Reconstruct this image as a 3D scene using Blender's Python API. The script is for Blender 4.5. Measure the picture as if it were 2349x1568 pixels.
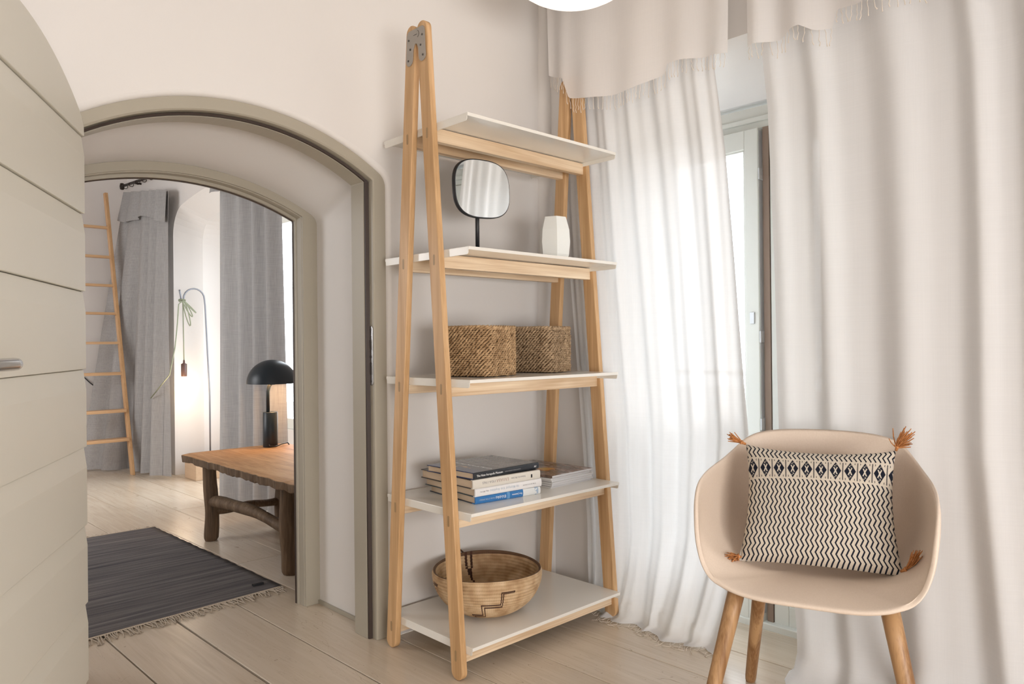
import bpy, math, random
from math import sin, cos, pi, sqrt, atan2, radians, floor as mfloor
from mathutils import Vector, Matrix

# ------------------------------------------------------------------ scene, camera, sky, lights, exposure
for o in list(bpy.data.objects):
    bpy.data.objects.remove(o)
SC = bpy.context.scene
COL = SC.collection
random.seed(7)

cam_d = bpy.data.cameras.new('camera')
cam_d.sensor_width = 36.0
cam_d.lens = 1702.66 * 36.0 / 2349.0
cam_d.clip_start = 0.02
cam_o = bpy.data.objects.new('camera', cam_d)
COL.objects.link(cam_o)
PITCH, ROLL, YAW = 0.00234091, -0.00986860, 0.76316109
_F = Vector((sin(YAW) * cos(PITCH), cos(YAW) * cos(PITCH), sin(PITCH)))
_R0 = Vector((cos(YAW), -sin(YAW), 0))
_U0 = _R0.cross(_F)
_R = _R0 * cos(ROLL) + _U0 * sin(ROLL)
_U = -_R0 * sin(ROLL) + _U0 * cos(ROLL)
m = Matrix.Identity(4)
for i in range(3):
    m[i][0], m[i][1], m[i][2] = _R[i], _U[i], -_F[i]
m[0][3], m[1][3], m[2][3] = -1.40226, -1.64434, 0.98429
cam_o.matrix_world = m
SC.camera = cam_o

SC.view_settings.view_transform = 'Standard'
SC.view_settings.look = 'None'
SC.view_settings.gamma = 1.0
SC.view_settings.use_curve_mapping = False
SC.view_settings.exposure = 0.07
SC.cycles.use_denoising = True
SC.cycles.max_bounces = 10
SC.cycles.diffuse_bounces = 5
SC.cycles.transparent_max_bounces = 12
SC.cycles.caustics_reflective = False
SC.cycles.caustics_refractive = False
SC.cycles.sample_clamp_indirect = 6.0

world = bpy.data.worlds.new('sky')
SC.world = world
world.use_nodes = True
bg = world.node_tree.nodes['Background']
bg.inputs['Color'].default_value = (0.87, 0.935, 1.0, 1)      # bright overcast sky
bg.inputs['Strength'].default_value = 8.0


def area(name, loc, to, sx, sy, power, col):
    d = bpy.data.lights.new(name, 'AREA')
    d.shape = 'RECTANGLE'
    d.size, d.size_y = sx, sy
    d.energy = power
    d.color = col
    o = bpy.data.objects.new(name, d)
    COL.objects.link(o)
    o.location = loc
    o.rotation_euler = (Vector(to) - Vector(loc)).to_track_quat('-Z', 'Y').to_euler()
    return o


# unseen fill lamps added to brighten the near room from behind, side and above
area('unseen_fill_behind', (-0.75, -3.55, 0.72), (-0.35, 0.4, 0.25), 2.8, 0.9, 104.0, (1.0, 0.972, 0.955))
area('unseen_fill_side', (-2.55, -1.6, 1.1), (0.7, -0.4, 0.3), 1.6, 1.2, 7.0, (1.0, 0.965, 0.945))
area('unseen_fill_overhead', (-0.2, -2.1, 2.70), (0.0, -1.7, 0.0), 2.0, 1.8, 7.0, (1.0, 0.96, 0.93))  # added overhead fill for the chair seat and shelf tops, no fitting there
# portals only guide the sampling of the sky through the two window openings
for pn, pl_, ps in (('sky_portal_balcony', (1.21, -0.315, 0.9), (0.86, 1.8)), ('sky_portal_recess', (1.275, 3.145, 1.18), (1.45, 1.48))):
    po_ = area(pn, pl_, (pl_[0] - 1, pl_[1], pl_[2]), ps[0], ps[1], 1.0, (1, 1, 1))
    po_.data.cycles.is_portal = True
area('unseen_fill_far_room', (-2.4, 3.2, 1.5), (0.6, 3.6, 0.9), 1.6, 1.4, 42.0, (0.98, 0.98, 1.0))  # unseen fill lamp added to lighten the far room


def bulb(name, loc, power, col, r):
    d = bpy.data.lights.new(name, 'POINT')
    d.energy = power
    d.color = col
    d.shadow_soft_size = r
    o = bpy.data.objects.new(name, d)
    COL.objects.link(o)
    o.location = loc
    return o


# ------------------------------------------------------------------ mesh helpers
class MB:
    """collects vertices and faces of ONE mesh"""

    def __init__(self):
        self.v, self.f, self.mi, self.sm, self.uv = [], [], [], [], {}

    def face(self, idx, mi=0, smooth=False):
        self.f.append(tuple(idx))
        self.mi.append(mi)
        self.sm.append(smooth)

    def box(self, x0, x1, y0, y1, z0, z1, M=None, mi=0):
        b = len(self.v)
        for x, y, z in ((x0, y0, z0), (x1, y0, z0), (x1, y1, z0), (x0, y1, z0), (x0, y0, z1), (x1, y0, z1), (x1, y1, z1), (x0, y1, z1)):
            p = Vector((x, y, z))
            self.v.append(M @ p if M is not None else p)
        for q in ((3, 2, 1, 0), (4, 5, 6, 7), (0, 1, 5, 4), (1, 2, 6, 5), (2, 3, 7, 6), (3, 0, 4, 7)):
            self.face([b + i for i in q], mi)
        return self

    def hexa(self, P, mi=0):
        """8 corners: bottom ring of four, top ring of four"""
        b = len(self.v)
        self.v += [Vector(p) for p in P]
        for q in ((3, 2, 1, 0), (4, 5, 6, 7), (0, 1, 5, 4), (1, 2, 6, 5), (2, 3, 7, 6), (3, 0, 4, 7)):
            self.face([b + i for i in q], mi)
        return self

    def tube(self, pts, rad, n=8, cap=True, mi=0, closed=False):
        pts = [Vector(p) for p in pts]
        N = len(pts)
        if not hasattr(rad, '__len__'):
            rad = [rad] * N
        b = len(self.v)
        prev = None
        for i, p in enumerate(pts):
            if closed:
                t = (pts[(i + 1) % N] - pts[i - 1])
            else:
                t = (pts[min(i + 1, N - 1)] - pts[max(i - 1, 0)])
            t = t.normalized() if t.length > 1e-9 else Vector((0, 0, 1))
            if prev is None:
                a = Vector((0, 0, 1)) if abs(t.z) < 0.9 else Vector((1, 0, 0))
                u = t.cross(a).normalized()
            else:
                u = (prev - t * prev.dot(t))
                u = u.normalized() if u.length > 1e-6 else t.orthogonal().normalized()
            prev = u
            w = t.cross(u)
            for k in range(n):
                a = 2 * pi * k / n
                self.v.append(p + (u * cos(a) + w * sin(a)) * rad[i])
        for i in range(N if closed else N - 1):
            for k in range(n):
                j = (i + 1) % N
                self.face((b + i * n + k, b + i * n + (k + 1) % n, b + j * n + (k + 1) % n, b + j * n + k), mi, True)
        if cap and not closed:
            self.face([b + k for k in range(n)][::-1], mi)
            self.face([b + (N - 1) * n + k for k in range(n)], mi)
        return self

    def lathe(self, prof, n=32, c=(0, 0, 0), mi=0, smooth=True, close_bottom=False, close_top=False):
        b = len(self.v)
        c = Vector(c)
        for r, z in prof:
            for k in range(n):
                a = 2 * pi * k / n
                self.v.append(c + Vector((r * cos(a), r * sin(a), z)))
        for i in range(len(prof) - 1):
            for k in range(n):
                self.face((b + i * n + k, b + i * n + (k + 1) % n, b + (i + 1) * n + (k + 1) % n, b + (i + 1) * n + k), mi, smooth)
        if close_bottom:
            self.face([b + k for k in range(n)][::-1], mi)
        if close_top:
            self.face([b + (len(prof) - 1) * n + k for k in range(n)], mi)
        return self

    def grid(self, fn, nu, nv, mi=0, smooth=True, uvfn=None):
        b = len(self.v)
        for j in range(nv + 1):
            for i in range(nu + 1):
                self.v.append(Vector(fn(i / nu, j / nv)))
                self.uv[len(self.v) - 1] = (i / nu, j / nv)
        w = nu + 1
        for j in range(nv):
            for i in range(nu):
                self.face((b + j * w + i, b + j * w + i + 1, b + (j + 1) * w + i + 1, b + (j + 1) * w + i), mi, smooth)
        return self

    def prism(self, poly, fn, d0, d1, mi=0, smooth_side=False):
        """poly: list of 2d points; fn(a, b, d) -> 3d point; extruded between d0 and d1"""
        b = len(self.v)
        n = len(poly)
        for d in (d0, d1):
            for a, c in poly:
                self.v.append(Vector(fn(a, c, d)))
        self.face([b + i for i in range(n)], mi)
        self.face([b + n + i for i in range(n)][::-1], mi)
        for i in range(n):
            j = (i + 1) % n
            self.face((b + j, b + i, b + n + i, b + n + j), mi, smooth_side)
        return self

    def loft(self, rows, closed=False, mi=0, smooth=True):
        b = len(self.v)
        n = len(rows[0])
        for r in rows:
            self.v += [Vector(p) for p in r]
        for i in range(len(rows) - 1):
            for k in range(n if closed else n - 1):
                j = (k + 1) % n
                self.face((b + i * n + k, b + i * n + j, b + (i + 1) * n + j, b + (i + 1) * n + k), mi, smooth)
        return self

    def ngon(self, pts, mi=0):
        b = len(self.v)
        self.v += [Vector(p) for p in pts]
        self.face([b + i for i in range(len(pts))], mi)
        return self

    def build(self, name, mats, parent=None, bevel=0.0, seg=2, solid=0.0, sub=0, recalc=True, angle=40):
        me = bpy.data.meshes.new(name)
        me.from_pydata([tuple(p) for p in self.v], [], self.f)
        if not isinstance(mats, (list, tuple)):
            mats = [mats]
        for mt in mats:
            me.materials.append(mt)
        for p, mi, sm in zip(me.polygons, self.mi, self.sm):
            p.material_index = mi
            p.use_smooth = sm
        if self.uv:
            uvl = me.uv_layers.new(name='UVMap')
            for lp in me.loops:
                uvl.data[lp.index].uv = self.uv.get(lp.vertex_index, (0, 0))
        me.update()
        if recalc:
            import bmesh
            bm = bmesh.new()
            bm.from_mesh(me)
            bmesh.ops.recalc_face_normals(bm, faces=bm.faces)
            bm.to_mesh(me)
            bm.free()
        o = bpy.data.objects.new(name, me)
        COL.objects.link(o)
        if parent is not None:
            o.parent = parent
        if solid:
            s = o.modifiers.new('solidify', 'SOLIDIFY')
            s.thickness = solid
            s.offset = 0
        if bevel:
            s = o.modifiers.new('bevel', 'BEVEL')
            s.width = bevel
            s.segments = seg
            s.limit_method = 'ANGLE'
            s.angle_limit = radians(angle)
            s.harden_normals = False
        if sub:
            s = o.modifiers.new('subsurf', 'SUBSURF')
            s.levels = s.render_levels = sub
        return o


def tag(o, label=None, cat=None, group=None, kind=None):
    if label:
        o['label'] = label
    if cat:
        o['category'] = cat
    if group:
        o['group'] = group
    if kind:
        o['kind'] = kind
    return o


def thing(name, label, cat, loc=(0, 0, 0), rz=0.0, group=None):
    o = bpy.data.objects.new(name, None)
    o.empty_display_size = 0.05
    COL.objects.link(o)
    o.location = loc
    o.rotation_euler = (0, 0, rz)
    return tag(o, label, cat, group)


def structure(name, label=None, loc=(0, 0, 0), rz=0.0):
    o = thing(name, label, None, loc, rz)
    o['kind'] = 'structure'
    return o


def lettering(body, parent, mat, M, width=None, size=0.02, name='lettering', depth=0.0002):
    """flat print as a mesh; local x runs along the text, z is its normal; M places it in the parent's space"""
    cu = bpy.data.curves.new(name, 'FONT')
    cu.body = body
    cu.size = size
    cu.extrude = depth
    cu.resolution_u = 3
    tmp = bpy.data.objects.new(name + '_tmp', cu)
    COL.objects.link(tmp)
    bpy.context.view_layer.update()
    dg = bpy.context.evaluated_depsgraph_get()
    me = bpy.data.meshes.new_from_object(tmp.evaluated_get(dg))
    bpy.data.objects.remove(tmp)
    xs = [v.co.x for v in me.vertices] or [0, 1]
    s = (width / (max(xs) - min(xs))) if width else 1.0
    x0 = min(xs)
    for v in me.vertices:
        v.co = M @ Vector(((v.co.x - x0) * s, v.co.y * (s if width and s < 1.0 else 1.0), v.co.z))
    me.materials.clear()
    me.materials.append(mat)
    o = bpy.data.objects.new(name, me)
    COL.objects.link(o)
    o.parent = parent
    return o


# ------------------------------------------------------------------ material helpers
class X:
    """a node socket with arithmetic"""

    def __init__(self, nt, s):
        self.nt, self.s = nt, s

    def _m(self, op, *a):
        n = self.nt.nodes.new('ShaderNodeMath')
        n.operation = op
        for i, q in enumerate((self,) + a):
            if isinstance(q, X):
                self.nt.links.new(q.s, n.inputs[i])
            else:
                n.inputs[i].default_value = float(q)
        return X(self.nt, n.outputs[0])

    def __add__(s, o): return s._m('ADD', o)
    __radd__ = __add__
    def __sub__(s, o): return s._m('SUBTRACT', o)
    def __rsub__(s, o): return (s * -1.0) + o
    def __mul__(s, o): return s._m('MULTIPLY', o)
    __rmul__ = __mul__
    def __truediv__(s, o): return s._m('DIVIDE', o)
    def abs(s): return s._m('ABSOLUTE')
    def frac(s): return s._m('FRACT')
    def floor(s): return s._m('FLOOR')
    def lt(s, o): return s._m('LESS_THAN', o)
    def gt(s, o): return s._m('GREATER_THAN', o)
    def min(s, o): return s._m('MINIMUM', o)
    def max(s, o): return s._m('MAXIMUM', o)
    def sin(s): return s._m('SINE')
    def pow(s, o): return s._m('POWER', o)
    def atan2(s, o): return s._m('ARCTAN2', o)
    def sqrt(s): return s._m('SQRT')
    def between(s, a, b): return s.gt(a) * s.lt(b)


class Mat:
    def __init__(self, name, rough=0.5, spec=0.5, metal=0.0, color=(0.8, 0.8, 0.8)):
        self.m = bpy.data.materials.new(name)
        self.m.use_nodes = True
        self.nt = self.m.node_tree
        self.p = self.nt.nodes['Principled BSDF']
        self.p.inputs['Roughness'].default_value = rough
        self.p.inputs['Specular IOR Level'].default_value = spec
        self.p.inputs['Metallic'].default_value = metal
        self.p.inputs['Base Color'].default_value = (*color, 1)

    def node(self, t, **kw):
        n = self.nt.nodes.new(t)
        for k, v in kw.items():
            setattr(n, k, v)
        return n

    def obj(self):
        n = self.node('ShaderNodeTexCoord')
        return n.outputs['Object']

    def xyz(self, which='Object'):
        n = self.node('ShaderNodeTexCoord')
        s = self.node('ShaderNodeSeparateXYZ')
        self.nt.links.new(n.outputs[which], s.inputs[0])
        return [X(self.nt, s.outputs[i]) for i in range(3)]

    def noise(self, scale=(1, 1, 1), sc=5.0, det=4.0, dist=0.0, rand=False, which='Object', rough=0.55):
        tc = self.node('ShaderNodeTexCoord')
        mp = self.node('ShaderNodeMapping')
        mp.inputs['Scale'].default_value = scale
        self.nt.links.new(tc.outputs[which], mp.inputs['Vector'])
        if rand:
            oi = self.node('ShaderNodeObjectInfo')
            cm = self.node('ShaderNodeCombineXYZ')
            mu = self.node('ShaderNodeMath', operation='MULTIPLY')
            mu.inputs[1].default_value = 37.0
            self.nt.links.new(oi.outputs['Random'], mu.inputs[0])
            for i in range(3):
                self.nt.links.new(mu.outputs[0], cm.inputs[i])
            self.nt.links.new(cm.outputs[0], mp.inputs['Location'])
        n = self.node('ShaderNodeTexNoise')
        n.inputs['Scale'].default_value = sc
        n.inputs['Detail'].default_value = det
        n.inputs['Distortion'].default_value = dist
        n.inputs['Roughness'].default_value = rough
        self.nt.links.new(mp.outputs[0], n.inputs['Vector'])
        return X(self.nt, n.outputs['Fac'])

    def random(self):
        return X(self.nt, self.node('ShaderNodeObjectInfo').outputs['Random'])

    def ramp(self, x, stops):
        r = self.node('ShaderNodeValToRGB')
        e = r.color_ramp.elements
        while len(e) < len(stops):
            e.new(0.5)
        for i, (p, c) in enumerate(stops):
            e[i].position = p
            e[i].color = (*c, 1)
        self.nt.links.new(x.s, r.inputs[0])
        return r.outputs[0]

    def mix(self, fac, a, b):
        n = self.node('ShaderNodeMix', data_type='RGBA')
        if isinstance(fac, X):
            self.nt.links.new(fac.s, n.inputs[0])
        else:
            n.inputs[0].default_value = fac
        for i, q in ((6, a), (7, b)):
            if isinstance(q, tuple):
                n.inputs[i].default_value = (*q, 1)
            else:
                self.nt.links.new(q, n.inputs[i])
        return n.outputs[2]

    def color(self, c):
        self.nt.links.new(c, self.p.inputs['Base Color'])
        return self

    def bump(self, x, strength=0.2, dist=0.01):
        b = self.node('ShaderNodeBump')
        b.inputs['Strength'].default_value = strength
        b.inputs['Distance'].default_value = dist
        self.nt.links.new(x.s, b.inputs['Height'])
        self.nt.links.new(b.outputs[0], self.p.inputs['Normal'])
        return self


def plain(name, c, rough=0.5, metal=0.0, spec=0.5, var=0.04):
    q = Mat(name, rough, spec, metal, c)
    n = q.noise(sc=6.0, det=3)
    q.color(q.mix(n, tuple(k * (1 - var) for k in c), tuple(min(1, k * (1 + var)) for k in c)))
    return q.m


def wood(name, c0, c1, axis='z', rough=0.42, fine=90.0, contrast=(0.3, 0.75), rand=True):
    q = Mat(name, rough, 0.4)
    long_, sc = 1.4, fine / 3.0
    s = {'x': (long_ / sc, 1, 1), 'y': (1, long_ / sc, 1), 'z': (1, 1, long_ / sc)}[axis]
    n1 = q.noise(s, sc, 3.0, 0.6, rand)
    s2 = {'x': (0.02, 1, 1), 'y': (1, 0.02, 1), 'z': (1, 1, 0.02)}[axis]
    n2 = q.noise(s2, fine * 3.2, 2.0, 0.0, rand)
    f = n1 * 0.72 + n2 * 0.28
    q.color(q.ramp(f, [(contrast[0], c0), (contrast[1], c1)]))
    q.bump(n2, 0.05, 0.002)
    return q.m


def paint(name, c, rough=0.38, bump=0.03):
    q = Mat(name, rough, 0.45, 0.0, c)
    n = q.noise(sc=2.2, det=4)
    q.color(q.mix(n, tuple(k * 0.965 for k in c), tuple(min(1, k * 1.03) for k in c)))
    q.bump(q.noise(sc=60, det=3), bump, 0.002)
    return q.m


def plaster(name, c):
    q = Mat(name, 0.5, 0.35, 0.0, c)
    n = q.noise(sc=1.3, det=5)
    q.color(q.mix(n, tuple(k * 0.975 for k in c), tuple(min(1, k * 1.02) for k in c)))
    q.bump(q.noise(sc=5.0, det=5), 0.10, 0.02)
    return q.m


def sheer(name, c, transp=0.32, transl=0.5):
    """thin woven cloth: part of the light passes straight through, part is scattered through, part reflected"""
    q = Mat(name)
    nt = q.nt
    out = nt.nodes['Material Output']
    d = q.node('ShaderNodeBsdfDiffuse')
    t = q.node('ShaderNodeBsdfTranslucent')
    tr = q.node('ShaderNodeBsdfTransparent')
    tr.inputs[0].default_value = (1, 1, 1, 1)
    w1 = q.noise((420, 420, 3), 1.0, 2.0)
    w2 = q.noise((3, 3, 420), 1.0, 2.0)
    col = q.mix((w1 + w2) * 0.5, tuple(k * 0.94 for k in c), tuple(min(1, k * 1.04) for k in c))
    nt.links.new(col, d.inputs[0])
    nt.links.new(col, t.inputs[0])
    m1 = q.node('ShaderNodeMixShader')
    m1.inputs[0].default_value = transl
    nt.links.new(d.outputs[0], m1.inputs[1])
    nt.links.new(t.outputs[0], m1.inputs[2])
    m2 = q.node('ShaderNodeMixShader')
    m2.inputs[0].default_value = transp
    nt.links.new(m1.outputs[0], m2.inputs[1])
    nt.links.new(tr.outputs[0], m2.inputs[2])
    nt.links.new(m2.outputs[0], out.inputs[0])
    return q.m


def linen(name, c):
    q = Mat(name, 0.9, 0.1, 0.0, c)
    a = q.noise((1, 1, 0.015), 420.0, 3.0)
    b = q.noise((0.03, 0.03, 1), 420.0, 3.0)
    f = a * 0.6 + b * 0.4
    q.color(q.ramp(f, [(0.34, tuple(k * 0.80 for k in c)), (0.64, tuple(min(1, k * 1.18) for k in c))]))
    nt = q.nt
    t = q.node('ShaderNodeBsdfTranslucent')
    t.inputs[0].default_value = (*[k * 1.0 for k in c], 1)
    ms = q.node('ShaderNodeMixShader')
    ms.inputs[0].default_value = 0.07
    nt.links.new(q.p.outputs[0], ms.inputs[1])
    nt.links.new(t.outputs[0], ms.inputs[2])
    nt.links.new(ms.outputs[0], nt.nodes['Material Output'].inputs[0])
    return q.m


def emit(name, c, s):
    q = Mat(name, 0.4)
    q.p.inputs['Base Color'].default_value = (*c, 1)
    q.p.inputs['Emission Color'].default_value = (*c, 1)
    q.p.inputs['Emission Strength'].default_value = s
    return q.m


M = {}
M['wall'] = plaster('white_plaster', (0.765, 0.740, 0.718))
M['reveal'] = plaster('skylit_reveal_plaster', (0.93, 0.92, 0.91))  # wall plaster lightened so the window recess looks lit by the sky
M['wall_far'] = plaster('far_room_plaster', (0.80, 0.76, 0.73))
M['trim'] = paint('grey_green_trim_paint', (0.40, 0.365, 0.295))
M['door'] = paint('pale_grey_green_door_paint', (0.66, 0.635, 0.56), 0.42)
M['window_paint'] = paint('white_window_paint', (0.76, 0.775, 0.73), 0.4)
M['gasket'] = plain('brown_rubber_gasket', (0.035, 0.019, 0.012), 0.5)
M['leg'] = wood('ash_leg', (0.46, 0.265, 0.115), (0.70, 0.455, 0.245), 'z', fine=75.0, contrast=(0.34, 0.66))
M['rail'] = wood('ash_rail', (0.64, 0.45, 0.275), (0.93, 0.77, 0.57), 'x', fine=60.0, contrast=(0.38, 0.62))
M['tenon'] = wood('ash_end_grain', (0.30, 0.19, 0.09), (0.42, 0.28, 0.14), 'z')
M['shelf'] = paint('cream_lacquered_steel', (0.81, 0.785, 0.73), 0.13, 0.0)
M['steel'] = plain('grey_cast_metal', (0.36, 0.33, 0.295), 0.42, 0.35)
M['dark_steel'] = plain('dark_screw_metal', (0.10, 0.09, 0.08), 0.35, 0.8)
M['chrome'] = plain('polished_metal', (0.62, 0.62, 0.62), 0.18, 1.0)
M['zinc'] = plain('zinc_hardware', (0.66, 0.68, 0.70), 0.35, 0.6)
M['black'] = plain('matt_black_lacquer', (0.012, 0.013, 0.016), 0.42)
M['petrol'] = plain('petrol_black_lacquer', (0.008, 0.016, 0.024), 0.38)
M['white_ceramic'] = paint('white_glazed_ceramic', (0.85, 0.87, 0.845), 0.22, 0.0)


def floorboards():
    q = Mat('whitewashed_boards', 0.27, 0.6)
    g = q.noise((14, 0.7, 1), 3.0, 5.0, 1.2, True)
    big = q.noise((1, 0.5, 1), 2.0, 4.0, 0.3, True)
    sp = q.noise((1.0, 1.0, 1), 55.0, 2.0, 0.0, True)
    tc = q.node('ShaderNodeTexCoord')
    mp = q.node('ShaderNodeMapping')
    mp.inputs['Scale'].default_value = (1.0, 0.55, 1.0)
    q.nt.links.new(tc.outputs['Object'], mp.inputs['Vector'])
    vo = q.node('ShaderNodeTexVoronoi')
    vo.inputs['Scale'].default_value = 5.5
    q.nt.links.new(mp.outputs[0], vo.inputs['Vector'])
    vd = X(q.nt, vo.outputs['Distance'])
    wob = q.noise((1, 1, 1), 30.0, 2.0)
    vd = vd + (wob - 0.5) * 0.05
    knots = (vd.lt(0.050) * 0.45).max(vd.between(0.062, 0.072) * wob.gt(0.52) * 0.4)
    smear = ((big - 0.58) * 4.0).max(0.0).min(1.0) * 0.30
    base = q.ramp(g * 0.45 + big * 0.55, [(0.30, (0.50, 0.405, 0.305)), (0.50, (0.61, 0.515, 0.405)), (0.72, (0.69, 0.60, 0.49))])
    specks = sp.gt(0.735) * 0.45
    cr = q.noise((2.2, 0.5, 1), 4.0, 2.0, 1.5, True)
    cracks = (cr - 0.5).abs().lt(0.0022) * q.noise((1, 1, 1), 3.0, 2.0, 0.0, True).gt(0.56) * 0.55
    lines = (g.between(0.497, 0.506)) * big.gt(0.52) * 0.25
    c = q.mix(knots.max(specks).max(lines).max(cracks).max(smear * g), base, (0.27, 0.20, 0.135))
    q.color(c)
    q.bump(g, 0.06, 0.003)
    return q.m


M['floor'] = floorboards()

# ------------------------------------------------------------------ the setting
WY, WYB = 0.45, 1.00          # door wall, front and back face
WX = 0.80                     # window wall of the near room
WX2 = 0.67                    # window wall of the far room


def arch(half, apex, spring, rc, cx=-0.46, n_big=30, n_c=7):
    """outline of an arched opening in (x, z): right foot, over the arch, left foot"""
    h = apex - spring
    R = (half * half + h * h) / (2 * h)
    zc = apex - R
    zf = zc + sqrt((R - rc) ** 2 - (half - rc) ** 2)
    a1 = atan2(zf - zc, half - rc)
    P = [(half, 0.0), (half, zf * 0.5)]
    for i in range(n_c):
        a = a1 * i / (n_c - 1)
        P.append((half - rc + rc * cos(a), zf + rc * sin(a)))
    for i in range(1, n_big):
        a = a1 + (pi - 2 * a1) * i / n_big
        P.append((R * cos(a), zc + R * sin(a)))
    right = P[:2 + n_c]
    P += [(-x, z) for x, z in right[::-1]]
    return [(cx + x, z) for x, z in P]


def rowY(prof, y, grow=0.0):
    return [(x, y, z) for x, z in prof]


O_ = dict(half=0.486, apex=1.697, spring=1.545, rc=0.055)
OB = dict(half=0.500, apex=1.711, spring=1.560, rc=0.065)
OF = dict(half=0.486, apex=1.600, spring=1.470, rc=0.045)
I_ = dict(half=0.439, apex=1.660, spring=1.535, rc=0.006)
J_ = dict(half=0.423, apex=1.650, spring=1.532, rc=0.004)
FI = dict(half=0.427, apex=1.570, spring=1.472, rc=0.005)
FJ = dict(half=0.421, apex=1.556, spring=1.462, rc=0.004)

# door wall between the two rooms, with its thick arched passage
w = MB()
pf = arch(**OB)
pb = arch(**OF)
H = 2.75
w.ngon([(-2.6, WY, 0), (-2.6, WY, H), (WX, WY, H), (WX, WY, 0)] + [(x, WY, z) for x, z in pf])
w.ngon([(-2.6, WYB, 0), (-2.6, WYB, H), (WX, WYB, H), (WX, WYB, 0)] + [(x, WYB, z) for x, z in pb])
po = arch(**O_)
rows = []
for k in range(5):
    t = k / 4.0 * pi / 2
    a = 1 - sin(t)
    rows.append([(xo + (xb - xo) * a, WY + 0.014 * (1 - cos(t)), zo + (zb - zo) * a) for (xo, zo), (xb, zb) in zip(po, pf)])
rows.append(rowY(po, 0.60))
for k in range(1, 7):
    t = k / 6.0
    tt = t * t * (3 - 2 * t)
    rows.append([(xo + (xb - xo) * tt, 0.60 + 0.33 * t, zo + (zb - zo) * tt) for (xo, zo), (xb, zb) in zip(po, pb)])
rows.append(rowY(pb, WYB))
w.loft(rows)
o = w.build('wall_back', M['wall'], recalc=False)
tag(o, 'white plaster wall with a deep arched doorway in it', kind='structure')
sp = MB()
sp.lathe([(0.0, 0.0), (0.006, 0.001), (0.007, 0.004), (0.0, 0.005)], 12)
pl = sp.build('rust_spot', plain('rusty_stain', (0.42, 0.24, 0.10), 0.8), o)  # small raised disc standing for an orange stain spot on the plaster
pl.matrix_local = Matrix.Translation((0.775, WY, 2.305)) @ Matrix.Rotation(radians(90), 4, 'X') @ Matrix.Diagonal((0.8, 1.5, 1, 1))

# pipe chase in the corner of the room
b = MB()
prof = []
for k in range(9):
    a = -pi / 2 * k / 8
    prof.append((0.76 - 0.035 * cos(a) - 0.0, WY - 0.0 + 0.035 * sin(a)))
b.loft([[(x, y, 0) for x, y in prof] + [(WX, WY - 0.035, 0)], [(x + 0.05, y, H) for x, y in prof] + [(WX + 0.05, WY - 0.035, H)]])
tag(b.build('trim_3', M['wall'], recalc=False), 'rounded plaster pipe chase in the room corner behind the shelf', kind='structure')


def wall_x(name, x, xb, y0, y1, prof_front, prof_back, mat, label, bx=0.014):
    """wall in the plane X = x with an opening given as (y, z) outlines"""
    q = MB()
    q.ngon([(x, y0, 0), (x, y0, H), (x, y1, H), (x, y1, 0)] + [(x, y, z) for y, z in prof_front][::-1])
    q.ngon([(xb, y0, 0), (xb, y0, H), (xb, y1, H), (xb, y1, 0)] + [(xb, y, z) for y, z in prof_back][::-1])
    q.loft([[(x, y, z) for y, z in prof_front],
            [(x + 0.2, y + (yb - y) * 0.9, z + (zb - z) * 0.9) for (y, z), (yb, zb) in zip(prof_front, prof_back)],
            [(xb, y, z) for y, z in prof_back]], smooth=False, mi=1)
    o = q.build(name, [mat, M['reveal'] if name == 'wall_right' else mat], recalc=False)
    return tag(o, label, kind='structure')


NY0, NY1 = -0.75, 0.12
def rect_prof(y0, y1, z):
    return [(y0, 0), (y0, z), (y1, z), (y1, 0)]
wall_x('wall_right', WX, 1.22, -3.6, WY, rect_prof(NY0, NY1, 1.975), rect_prof(NY0 + 0.01, NY1 - 0.01, 1.80), M['wall'], 'white plaster wall with the recess of the balcony window')
nf = [(y, z) for y, z in arch(1.0, 2.125, 2.02, 0.22, cx=3.29)]
nb = [(y, z) for y, z in arch(0.93, 2.03, 1.93, 0.18, cx=3.29)]
wall_x('wall_far_right', WX2, 1.28, WYB, 5.4, nf[::-1], nb[::-1], M['wall_far'], 'white wall of the far room with an arched window recess')

b = MB(); b.box(-2.6, 1.30, 5.4, 5.5, 0, H)
tag(b.build('wall_far_end', M['wall_far']), 'white end wall of the far room behind the ladder', kind='structure')
b = MB(); b.box(-2.7, -2.6, -3.7, 5.5, 0, H)
tag(b.build('wall_left', M['wall']), 'left outer wall of both rooms, out of the picture', kind='structure')
b = MB(); b.box(-2.7, 1.22, -3.7, -3.6, 0, H)
tag(b.build('wall_front', M['wall']), 'plain plaster wall behind the viewer', kind='structure')
b = MB(); b.box(-2.7, 1.30, -3.7, 5.5, H, H + 0.1)
tag(b.build('ceiling', plaster('grey_white_ceiling_plaster', (0.62, 0.60, 0.58))), 'white ceiling of both rooms', kind='structure')

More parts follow.
